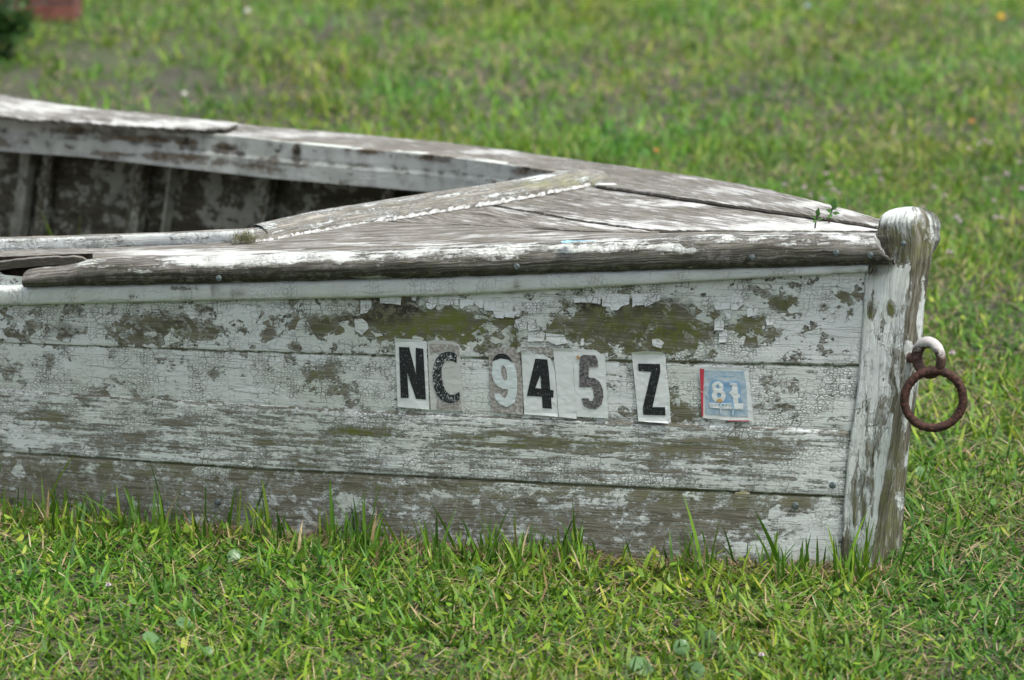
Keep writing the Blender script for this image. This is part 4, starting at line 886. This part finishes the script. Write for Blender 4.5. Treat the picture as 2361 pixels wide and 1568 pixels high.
def lawn(n, y0, y1, pw, lmin, lmax, wmin, wmax, nseg, xm=.25, xo=.15, straw0=.1):
    u = rng.random(n); y = (y0 ** pw + u * (y1 ** pw - y0 ** pw)) ** (1 / pw); x = rng.uniform(-1, 1, n) * (xm * y + xo)
    keep = ~footprint(x, y)
    # bare earth by the brick wall and worn, strawy bands
    d1 = vnoise(x * .9 + 3, y * .55, 21, 3); soil = np.exp(-(((x + 1.25) / .46) ** 2 + ((y - 10.0) / 1.1) ** 2) ** 1.3)
    dens = vnoise(x * 7, y * 4, 5, 2) * .5 + vnoise(x * 1.7, y * .9, 6, 2) * .9
    keep &= rng.random(n) < np.clip(.25 + dens * .9, 0, 1) * (1 - .93 * np.clip(soil * 1.5, 0, 1) * (vnoise(x * 6, y * 3, 61, 3) > .455))
    x, y = x[keep], y[keep]; n = len(x); d1 = d1[keep]
    tall = vnoise(x * 5 + 9, y * 3, 8, 2); far_ = np.clip((y - 5.4) / 3, 0, 1)
    d2 = vnoise(x * 5 + 13, y * 2.6, 23, 3)
    straw = np.clip(straw0 + (1.6 * np.clip(d1 - .46, 0, 1) + 1.2 * np.clip(d2 - .5, 0, 1)) * (.45 + .3 * far_), 0, .6)
    t, m = tints(n, straw)
    patch = vnoise(x * 2.3, y * 1.2, 31, 3)[:, None]; t = t * (.68 + .7 * patch)
    hue = vnoise(x * 3.1 + 40, y * 1.7, 51, 2)[:, None]; t = t * np.where(m[:, None], 1, 1 + (hue - .5) * np.array([.9, .1, -.3]))
    sz = (y / 5.0) ** .35
    L = rng.uniform(lmin, lmax, n) * (.55 + .9 * tall) * sz; w_ = rng.uniform(wmin, wmax, n) * sz
    lean = np.abs(rng.normal(1.0, .36, n)); bend = rng.uniform(-.1, .9, n)
    lean = np.where(m, rng.uniform(1.1, 1.55, n), np.clip(lean, .05, 1.45)); bend = np.where(m, rng.uniform(-.1, .2, n), bend); w_ = np.where(m, w_ * .38, w_)
    bend = np.minimum(bend, 1.75 - lean)
    base = np.stack([x, y, np.where(m, rng.uniform(0, .02, n), -.003)], -1)
    put(base, L, w_, rng.uniform(0, 2 * math.pi, n), lean, bend, t, nseg)
lawn(96000, 3.85, 5.5, 1.3, .018, .055, .0024, .0072, 4, straw0=.10)
lawn(36000, 3.85, 5.5, 1.3, .010, .030, .0015, .0035, 3, straw0=.42)     # thatch
lawn(155000, 5.4, 9.0, .9, .020, .055, .0030, .0065, 3, straw0=.13)
lawn(108000, 8.8, 15.5, .7, .022, .060, .0045, .0090, 2, straw0=.12)
# longer uncut grass along the foot of the boat
def foot(n, lo_, hi_, wlo, whi, d0, d1, straw, leanm=.28, clump=True):
    px_ = rng.uniform(-200, 2040, n)
    if clump: px_ = px_[rng.random(n) < np.clip((vnoise(px_ / 70, px_ * 0, 14, 2) - .36) * 3.2, .04, 1)]
    n = len(px_); B = WZ(px_, np.interp(px_, XB + [2040], YB + [1327]), 0.0); B[:, 1] -= rng.uniform(d0, d1, n); B[:, 2] = -.003
    t, m = tints(n, straw); az = rng.uniform(0, 2 * math.pi, n)
    put(B, rng.uniform(lo_, hi_, n) * (.6 + .8 * vnoise(px_ / 40, px_ * 0, 16, 2)), rng.uniform(wlo, whi, n), az, np.abs(rng.normal(0, leanm, n)), rng.uniform(0, .7, n), t, 4)
foot(1900, .018, .075, .0022, .0055, .005, .12, .08)
foot(240, .05, .12, .003, .006, .006, .07, .0, .35)
# dead stalks matted against the planks
n = 4200; px_ = rng.uniform(-200, 2060, n); px_ = px_[rng.random(n) < .25 + .75 * (vnoise(px_ / 90, px_ * 0, 44, 2) > .45)]; n = len(px_)
B = WZ(px_, np.interp(px_, XB + [2060], YB + [1328]), 0.0); B[:, 1] -= rng.uniform(.0, .09, n) ** 1.2; B[:, 2] = rng.uniform(0, .018, n)
put(B, rng.uniform(.015, .05, n), rng.uniform(.0008, .0018, n), rng.uniform(0, 6.283, n), rng.uniform(1.2, 1.55, n), rng.uniform(-.1, .15, n), STRAW[rng.integers(0, 4, n)] * rng.uniform(.7, 1.2, (n, 1)), 2)
# single blades one can pick out in front of the planks: base x,y -> tip x,y
singles = [(1800, 1290, 1739, 1176, 12), (95, 1170, 185, 1028, 5), (140, 1185, 160, 1110, 4), (385, 1220, 345, 1066, 5), (372, 1220, 352, 1110, 4), (400, 1230, 425, 1085, 2), (535, 1195, 545, 1120, 8), (1060, 1225, 992, 1158, 8), (1100, 1240, 1062, 1190, 8), (1130, 1260, 1175, 1168, 6),
           (880, 1225, 825, 1205, 6), (930, 1240, 880, 1190, 8), (905, 1225, 878, 1195, 7), (1290, 1275, 1285, 1210, 7), (1330, 1265, 1340, 1210, 6), (1380, 1290, 1362, 1240, 7), (1690, 1280, 1665, 1210, 6), (1710, 1290, 1650, 1240, 4), (1765, 1280, 1795, 1230, 7),
           (1862, 1310, 1858, 1240, 9), (1880, 1300, 1884, 1236, 7), (1850, 1315, 1845, 1262, 7), (1895, 1310, 1905, 1255, 5), (1930, 1310, 1925, 1238, 5), (2060, 1330, 2160, 1230, 8), (2070, 1320, 2110, 1200, 6), (2130, 1200, 2148, 1070, 3), (0, 1160, 5, 1060, 5), (40, 1185, 45, 1110, 4), (20, 1190, 62, 1140, 8),
           (1540, 1290, 1530, 1262, 8), (1600, 1300, 1575, 1245, 7), (1190, 1260, 1185, 1180, 6), (1010, 1240, 1006, 1180, 7), (660, 1240, 640, 1185, 5), (690, 1245, 650, 1190, 7), (760, 1250, 790, 1210, 6), (230, 1200, 205, 1130, 4), (2010, 1330, 2030, 1260, 6), (1460, 1290, 1440, 1240, 6), (600, 1230, 540, 1260, 8)]
for (bx, by, tx, ty, wpx) in singles:
    b_ = WZ(bx, by + 14, 0.0); b_[1] = min(b_[1], float(Yb(np.array(min(bx, 1940.)))) - .02) if bx < 2000 else b_[1]
    b_ = WZ(bx, CY - 0, 0) * 0 + np.array([b_[0], b_[1], -.003]); t_ = W(tx, ty, b_[1] - .012); v = t_ - b_; L = np.linalg.norm(v); az = math.atan2(v[1], v[0]); th = math.acos(max(-1, min(1, v[2] / L)))
    put(b_[None], np.array([L * 1.02]), np.array([wpx * .00064]), np.array([az]), np.array([th - .12]), np.array([.24]), GREENS[[random.choice([0, 1, 2, 3])]] * .95, 4, twist=np.array([-(az + math.pi / 2) + random.uniform(-.4, .4)]))
# tufts growing up inside the hull
for cx_, Y_ in [(175, 6.75), (20, 6.8), (60, 6.6), (260, 6.7)]:
    n = 12; c = W(cx_, 560, Y_); B = np.stack([c[0] + rng.normal(0, .03, n), c[1] + rng.normal(0, .03, n), np.full(n, .03)], -1)
    put(B, rng.uniform(.10, .2, n), rng.uniform(.003, .006, n), rng.uniform(0, 6.28, n), rng.uniform(.02, .3, n), rng.uniform(0, .6, n), GREENS[rng.integers(0, 4, n)] * .9, 4)
V = []; F = []; K = []; o0 = 0
for v, f, k in acc: V.append(v); F.append(f + o0); K.append(k); o0 += len(v)
tag(mesh('grass', np.concatenate(V), np.concatenate(F), M_grass, None, colr=np.concatenate(K), smooth=True), kind='stuff')
# small rounded clover-like leaves among the grass: one mass
n = 26000; y = 3.9 + (rng.random(n) ** .8) * 9; x = rng.uniform(-1, 1, n) * (.2 * y + .1)
kk = (~footprint(x, y)) & (((x + 1.25) / .6) ** 2 + ((y - 10.2) / 1.4) ** 2 + 1.5 * vnoise(x * 5, y * 2.5, 61, 3) > 1.6) & (vnoise(x * 2.2, y * 1.2, 77, 2) > .47); x, y = x[kk], y[kk]; n = len(x)
acc2 = blades(np.stack([x, y, rng.uniform(.004, .028, n)], -1), rng.uniform(.008, .020, n), rng.uniform(.005, .011, n), rng.uniform(0, 6.28, n), rng.uniform(.7, 1.5, n), rng.uniform(-.2, .4, n), GREENS[rng.integers(0, 6, n)] * rng.uniform(.8, 1.25, (n, 1)), 3)
tag(mesh('ground_cover_leaves', acc2[0], acc2[1], M_grass, None, colr=acc2[2]), kind='stuff')

# --- round pennywort leaves in the foreground
def leafdisc(name, label, px_, py_, r, tilt, h, k):
    r = r * .85; h = h * .7
    b_ = WZ(px_, py_, h); o = empty(name, (b_[0], b_[1], 0)); tag(o, label, 'leaf', 'round leaves among the grass in the foreground')
    n = 20; V = [b_]; nx = Vector((math.sin(tilt) * math.cos(k), -abs(math.sin(tilt)), math.cos(tilt))).normalized(); q_ = nx.to_track_quat('Z', 'Y')
    for rr, dz in ((.5, .001), (1., -.001)):
        for i in range(n):
            t = 2 * math.pi * i / n; s_ = 1 + (.06 * math.sin(9 * t) if rr == 1 else 0)
            V.append(b_ + np.array(q_ @ Vector((math.cos(t) * r * rr * s_, math.sin(t) * r * rr * s_, dz * (1 + .6 * math.sin(3 * t))))))
    F = [[0, 1 + i, 1 + (i + 1) % n] for i in range(n)] + [[1 + i, 21 + i, 21 + (i + 1) % n, 1 + (i + 1) % n] for i in range(n)]
    mesh('blade', np.array(V), F, M_penny, o, colr=np.tile([(.10, .19, .075)], (len(V), 1)) * (.9 + .2 * random.random()))
    S = [b_ + np.array([math.cos(t) * .0008, math.sin(t) * .0008, 0]) for t in (0, 2, 4)] + [np.array([b_[0] + math.cos(t) * .001, b_[1] + .004 + math.sin(t) * .001, 0]) for t in (0, 2, 4)]
    mesh('stalk', np.array(S), [[0, 1, 4, 3], [1, 2, 5, 4], [2, 0, 3, 5]], M_penny, o, colr=np.tile([(.12, .2, .06)], (6, 1)))
M_penny = leafmat('pennywort_leaf', .3, .25)
pw = [('large glossy round leaf touching the planks at the left', 188, 1185, .020, 1.1, .03), ('round grey-green leaf by straw below the left planks', 542, 1282, .014, .8, .025), ('dark round leaf lying flat in straw below the left planks', 470, 1318, .018, .3, .012),
      ('pale round leaf in the straw below the letters', 1096, 1322, .014, .9, .022), ('round leaf in short grass at the lower left', 424, 1434, .013, .4, .03), ('round leaf half hidden under blades at the lower left', 350, 1470, .015, .4, .022),
      ('upright round pale leaf at the lower right, lower of two', 1571, 1492, .013, 1.1, .026), ('upright round pale leaf at the lower right, upper of two', 1636, 1469, .0125, 1.0, .026), ('broad round leaf near the bottom edge, right of centre', 1600, 1548, .017, .8, .022),
      ('broad flat green leaf near the bottom edge at the centre right', 1480, 1535, .02, .5, .02), ('round leaf in the grass below and right of the iron ring', 2125, 1090, .014, .9, .03), ('tiny pale round leaf at the lower left corner', 478, 1500, .009, .6, .03)]
for k, (lb, a_, b_, r_, tl, hh) in enumerate(pw): leafdisc('pennywort_leaf', lb, a_, b_, r_, tl, hh, k * 1.3)

# --- small pink-white flower heads in the grass behind the bow
M_petal = simple('pale_pink_petals', (.74, .70, .74, 1), .7, 0, (300, (.62, .52, .60, 1)), .0006)
M_core = simple('dark_flower_core', (.26, .14, .17, 1), .8)
M_stem = simple('green_stem', (.08, .14, .04, 1), .6)
def flower(b, r, hh, label, name='frogfruit_flower', pm_=None, grp='small pale pink flowers in the grass'):
    o = empty(name, tuple(b)); tag(o, label, 'flower', grp)
    V = []; F = []
    for ring_ in range(3):                            # whorls of little petals
        for k in range(9 - ring_ * 2):
            t = k / (9 - ring_ * 2) * 6.283 + ring_ * .4; c = np.array([math.cos(t), math.sin(t), 0]); s_ = np.array([-math.sin(t), math.cos(t), 0]); r1 = r * (.35 + .3 * (2 - ring_) / 2); z = hh + r * .35 * ring_
            o0 = len(V); V += [b + c * r1 * .4 + [0, 0, z], b + c * r1 + s_ * r * .3 + [0, 0, z + r * .2], b + c * r1 * 1.7 + [0, 0, z + r * .1], b + c * r1 - s_ * r * .3 + [0, 0, z + r * .2]]; F.append([o0, o0 + 1, o0 + 2, o0 + 3])
    mesh('petals', np.array(V), F, pm_ or M_petal, o, smooth=False)
    V = []; 
    for i, (rr, z) in enumerate([(.25, 0), (.42, .25), (.42, .6), (.2, .95), (.02, 1.05)]):
        for k in range(8): t = k / 8 * 6.283; V.append(b + np.array([math.cos(t) * rr * r, math.sin(t) * rr * r, hh + z * r]))
    mesh('core', np.array(V), [list(f) for f in gridF(5, 8, True)], M_core if pm_ is None else pm_, o)
    V = []
    for i in range(5):
        for k in range(4): t = k / 4 * 6.283; V.append(b + np.array([math.cos(t) * .0009 + .004 * math.sin(i), math.sin(t) * .0009, hh * i / 4 + .0005]))
    mesh('stem', np.array(V), [list(f) for f in gridF(5, 4, True)], M_stem, o)
fz = [(870, 410), (1880, 1080), (1955, 1045), (2000, 1022), (2040, 1040), (2150, 1265), (2005, 1298), (1220, 1245), (1245, 1300), (845, 1262), (545, 1340), (690, 1362), (900, 1380), (870, 1330), (1705, 1420), (2062, 1455), (1545, 1505), (2250, 1180), (1630, 1360), (735, 1415), (820, 1445), (940, 1400)]
fd = [((1800 + x / 2.851) / 1.1012, y / 2.851 / 1.1012) for x, y in fz] + [((1700 + x / 2.613) / 1.1012, (400 + y / 2.613) / 1.1012) for x, y in [(1900, 400), (1925, 425), (2160, 402), (2205, 402), (1855, 630), (2340, 210), (1875, 1300)]]
fd.sort(); ORD = 'leftmost second third fourth fifth sixth seventh eighth ninth tenth eleventh twelfth thirteenth fourteenth fifteenth'.split(); cnt_ = {}
for (a_, b_) in fd:
    zone = 'behind the foredeck' if a_ < 2040 else 'just right of the bow post' if a_ < 2250 else 'by the right edge'
    k_ = cnt_[zone] = cnt_.get(zone, -1) + 1; lab_ = 'small pale pink flower, ' + (ORD[k_] + (' from the left' if k_ else '')) + ' of those ' + zone
    g = WZ(a_, b_, .045); g[2] = 0; flower(g, random.uniform(.005, .0072) * (g[1] / 7) ** .4, .045, lab_)
g = WZ(250, 1350, .045); g[2] = 0; flower(g, .0042, .045, 'single small white flower in the foreground grass at the left')
g = WZ(1756, 1511, .03); g[2] = 0; flower(g, .0042, .03, 'single small lilac flower in the foreground grass at the right')
M_wp = simple('white_petals', (.75, .75, .70, 1), .7); M_yp = simple('yellow_petals', (.75, .50, .06, 1), .6); M_op = simple('orange_petals', (.65, .25, .08, 1), .6); M_bp = simple('pale_blue_petals', (.45, .52, .68, 1), .6)
for lb, a_, b_, r_, m_ in [('blurred white flower head far back at the top, left of centre', 570, 28, .014, M_wp), ('faint white flower head behind the far gunwale at the left', 425, 218, .010, M_wp), ('yellow flower in the far grass at the top right', 2307, 43, .018, M_yp), ('small orange flower in the grass at the right edge', 2240, 282, .009, M_op),
                        ('pale blue flower at the very top of the lawn, right of centre', 1862, 16, .012, M_bp), ('small orange flower behind the foredeck in the grass', 1513, 349, .008, M_op)]:
    g = WZ(a_, b_, .05); g[2] = 0; flower(g, r_, .05, lb, 'wildflower', m_, 'scattered wildflowers in the lawn')

# --- two seedlings rooted in the deck seams
def leafmesh(c, dr, L, wd, up_):
    V = []; dr = np.array(dr, float); dr /= np.linalg.norm(dr); s_ = np.cross(dr, up_); s_ /= np.linalg.norm(s_); nrm = np.cross(s_, dr)
    for k, w_ in enumerate([.1, .7, 1, .9, .5, .03]):
        t = k / 5; p = c + dr * L * t + nrm * L * .12 * math.sin(t * 3.1); V += [p - s_ * wd * w_ / 2 + nrm * .0006, p, p + s_ * wd * w_ / 2 + nrm * .0006]
    return V, [list(f) for f in gridF(6, 3)]
def seedling(px_, py_, ptop, lean, label, sc):
    b = D(np.array(float(px_)), np.array(float(py_))); h_ = (py_ - ptop) * .00063 * 1.0
    o = empty('seedling', tuple(b)); tag(o, label, 'seedling', 'seedlings sprouting from the deck')
    V = []; tip = None
    for i in range(7):
        c = b + np.array([lean * h_ * (i / 6) ** 1.2, 0, h_ * i / 6]); tip = c
        for k in range(6): t = k; V.append(c + np.array([math.cos(t), math.sin(t), 0]) * .0012)
    mesh('stem', np.array(V), [list(f) for f in gridF(7, 6, True)], simple('reddish_seedling_stem', (.045, .03, .018, 1)), o)
    for j, (dr, L, wd, dz) in enumerate([((.2, -.25, 1), .014, .0075, 0), ((-1, -.2, .45), .010, .005, -.006), ((1, -.2, .0), .010, .0045, -.007), ((-.8, -.4, -.4), .009, .005, -.009), ((.7, -.3, .6), .009, .005, -.002)]):
        v, f = leafmesh(tip + np.array([0, 0, dz * sc]), dr, L * sc, wd * sc, (0, -1, .3)); mesh('leaf', np.array(v), f, M_grass, o, colr=np.tile([(.07, .17, .04)], (len(v), 1)))
seedling(1879, 526, 495, .12, 'smaller green seedling on the foredeck, left of the pair by the bow post', .85)
seedling(1911, 514, 478, .22, 'taller green seedling on the foredeck, right of the pair by the bow post', 1.15)

# --- moss tuft at the coaming's joint
c = D(np.array(565.), np.array(551.), .010); n = 900
r3 = rng.normal(0, 1, (n, 3)) * [.011, .007, .005]; v, f, k = blades(c + r3, rng.uniform(.003, .007, n), rng.uniform(.0005, .0012, n), rng.uniform(0, 6.28, n), rng.uniform(0, 1.5, n), rng.uniform(-.3, .6, n), np.array([(.16, .16, .07)]) * rng.uniform(.5, 1.4, (n, 1)), 2)
ms = mesh('moss_tuft', v, f, M_grass, None, colr=k); tag(ms, 'small olive moss tuft in the joint of the coaming', 'moss')

# ------------------------------------------------------------------ the setting
N = NT('lawn_soil'); co = N.n('NewGeometry', out=0); n1 = N.noise(co, 1.1, 4); n2 = N.noise(co, 60, 6, .7); n3 = N.noise(co, 9, 4)
soil = N.mix(N.sm(n2, .35, .65), (.012, .010, .009, 1), (.085, .070, .058, 1)); gr_ = N.mix(N.sm(n2, .4, .6), (.05, .09, .02, 1), (.12, .19, .04, 1))
N.put(N.b.inputs['Base Color'], N.mix(N.mul(N.sm(N.add(N.mul(n1, .6), N.mul(n3, .4)), .42, .6), .35), soil, gr_)); N.b.inputs['Roughness'].default_value = .95
nd = N.t.nodes.new('ShaderNodeBump'); nd.inputs['Distance'].default_value = .012; N.put(nd.inputs['Height'], n2); N.put(N.b.inputs['Normal'], nd.outputs[0])
V = np.array([(-150, -60, 0), (150, -60, 0), (150, 300, 0), (-150, 300, 0)], float)
tag(mesh('ground', V, [[0, 1, 2, 3]], N.m), kind='structure')
# low brick wall at the far left, each brick modelled, one mesh for the brickwork
wall = empty('brick_wall', (-2.2, 11.9, 0)); tag(wall, 'low red brick wall standing in the far left corner of the lawn', 'wall')
N = NT('red_brick'); N.put(N.b.inputs['Base Color'], N.mix(N.sm(N.noise(N.n('NewGeometry', out=0), 14, 4, .7), .3, .7), (.115, .034, .026, 1), (.20, .075, .055, 1))); N.b.inputs['Roughness'].default_value = .9; M_br = N.m
V = []; F = []
def box(x0, x1, y0, y1, z0, z1):
    o0 = len(V); V.extend([(x, y, z) for x in (x0, x1) for y in (y0, y1) for z in (z0, z1)])
    F.extend([[o0 + i for i in f] for f in ([0, 1, 3, 2], [4, 6, 7, 5], [0, 4, 5, 1], [2, 3, 7, 6], [0, 2, 6, 4], [1, 5, 7, 3])])
for c_ in range(13):
    xx = -1.53 - (.11 if c_ % 2 else 0)
    if c_ % 2: box(-1.53 - .10, -1.53, 11.78, 11.99, c_ * .068 + .01, c_ * .068 + .066)
    while xx > -5: 
        j = random.uniform(-.003, .003); box(xx - .205, xx - .002, 11.78 + j, 11.99, c_ * .068 + .01, c_ * .068 + .066); xx -= .217
mesh('brickwork', np.array(V), F, M_br, wall, smooth=False)
V = []; F = []; box(-5.05, -1.538, 11.79, 11.985, 0, .885); mesh('mortar', np.array(V), F, simple('grey_mortar', (.26, .25, .23, 1), .95, 0, (60, (.17, .16, .14, 1))), wall, smooth=False)
# leafy shrub before the wall
def shrub(cx, cy, r, h, n, label, seed):
    o = empty('shrub', (cx, cy, 0)); tag(o, label, 'shrub'); d_ = rng.normal(0, 1, (n, 3)); d_ /= np.linalg.norm(d_, axis=1, keepdims=True); rr = rng.random((n, 1)) ** .6 * 1.25
    B = d_ * rr * [r, r, h / 2] * (.75 + .5 * vnoise(d_[:, 0] * 3 + 5, d_[:, 2] * 3 + 5, seed, 2))[:, None] + [cx, cy, h * .52]
    v, f, k = blades(B, rng.uniform(.03, .06, n), rng.uniform(.014, .03, n), rng.uniform(0, 6.28, n), rng.uniform(.4, 1.9, n), rng.uniform(0, .5, n), np.array([(.035, .085, .022)]) * rng.uniform(.6, 1.5, (n, 1)), 3)
    mesh('foliage', v, f, M_grass, o, colr=k)
    B = np.array([(cx + random.uniform(-.03, .03), cy, 0) for _ in range(9)]); v, f, k = blades(B, np.full(9, h * .8), np.full(9, .012), rng.uniform(0, 6.28, 9), rng.uniform(0, .4, 9), rng.uniform(0, .4, 9), np.tile([(.09, .06, .04)], (9, 1)), 4); mesh('stem', v, f, M_grass, o, colr=k)
shrub(-1.74, 10.8, .17, .20, 1300, 'dark green leafy shrub in front of the brick wall, nearer its corner', 3)
shrub(-2.05, 11.3, .22, .46, 2000, 'taller dark green shrub against the brick wall, further left', 5)
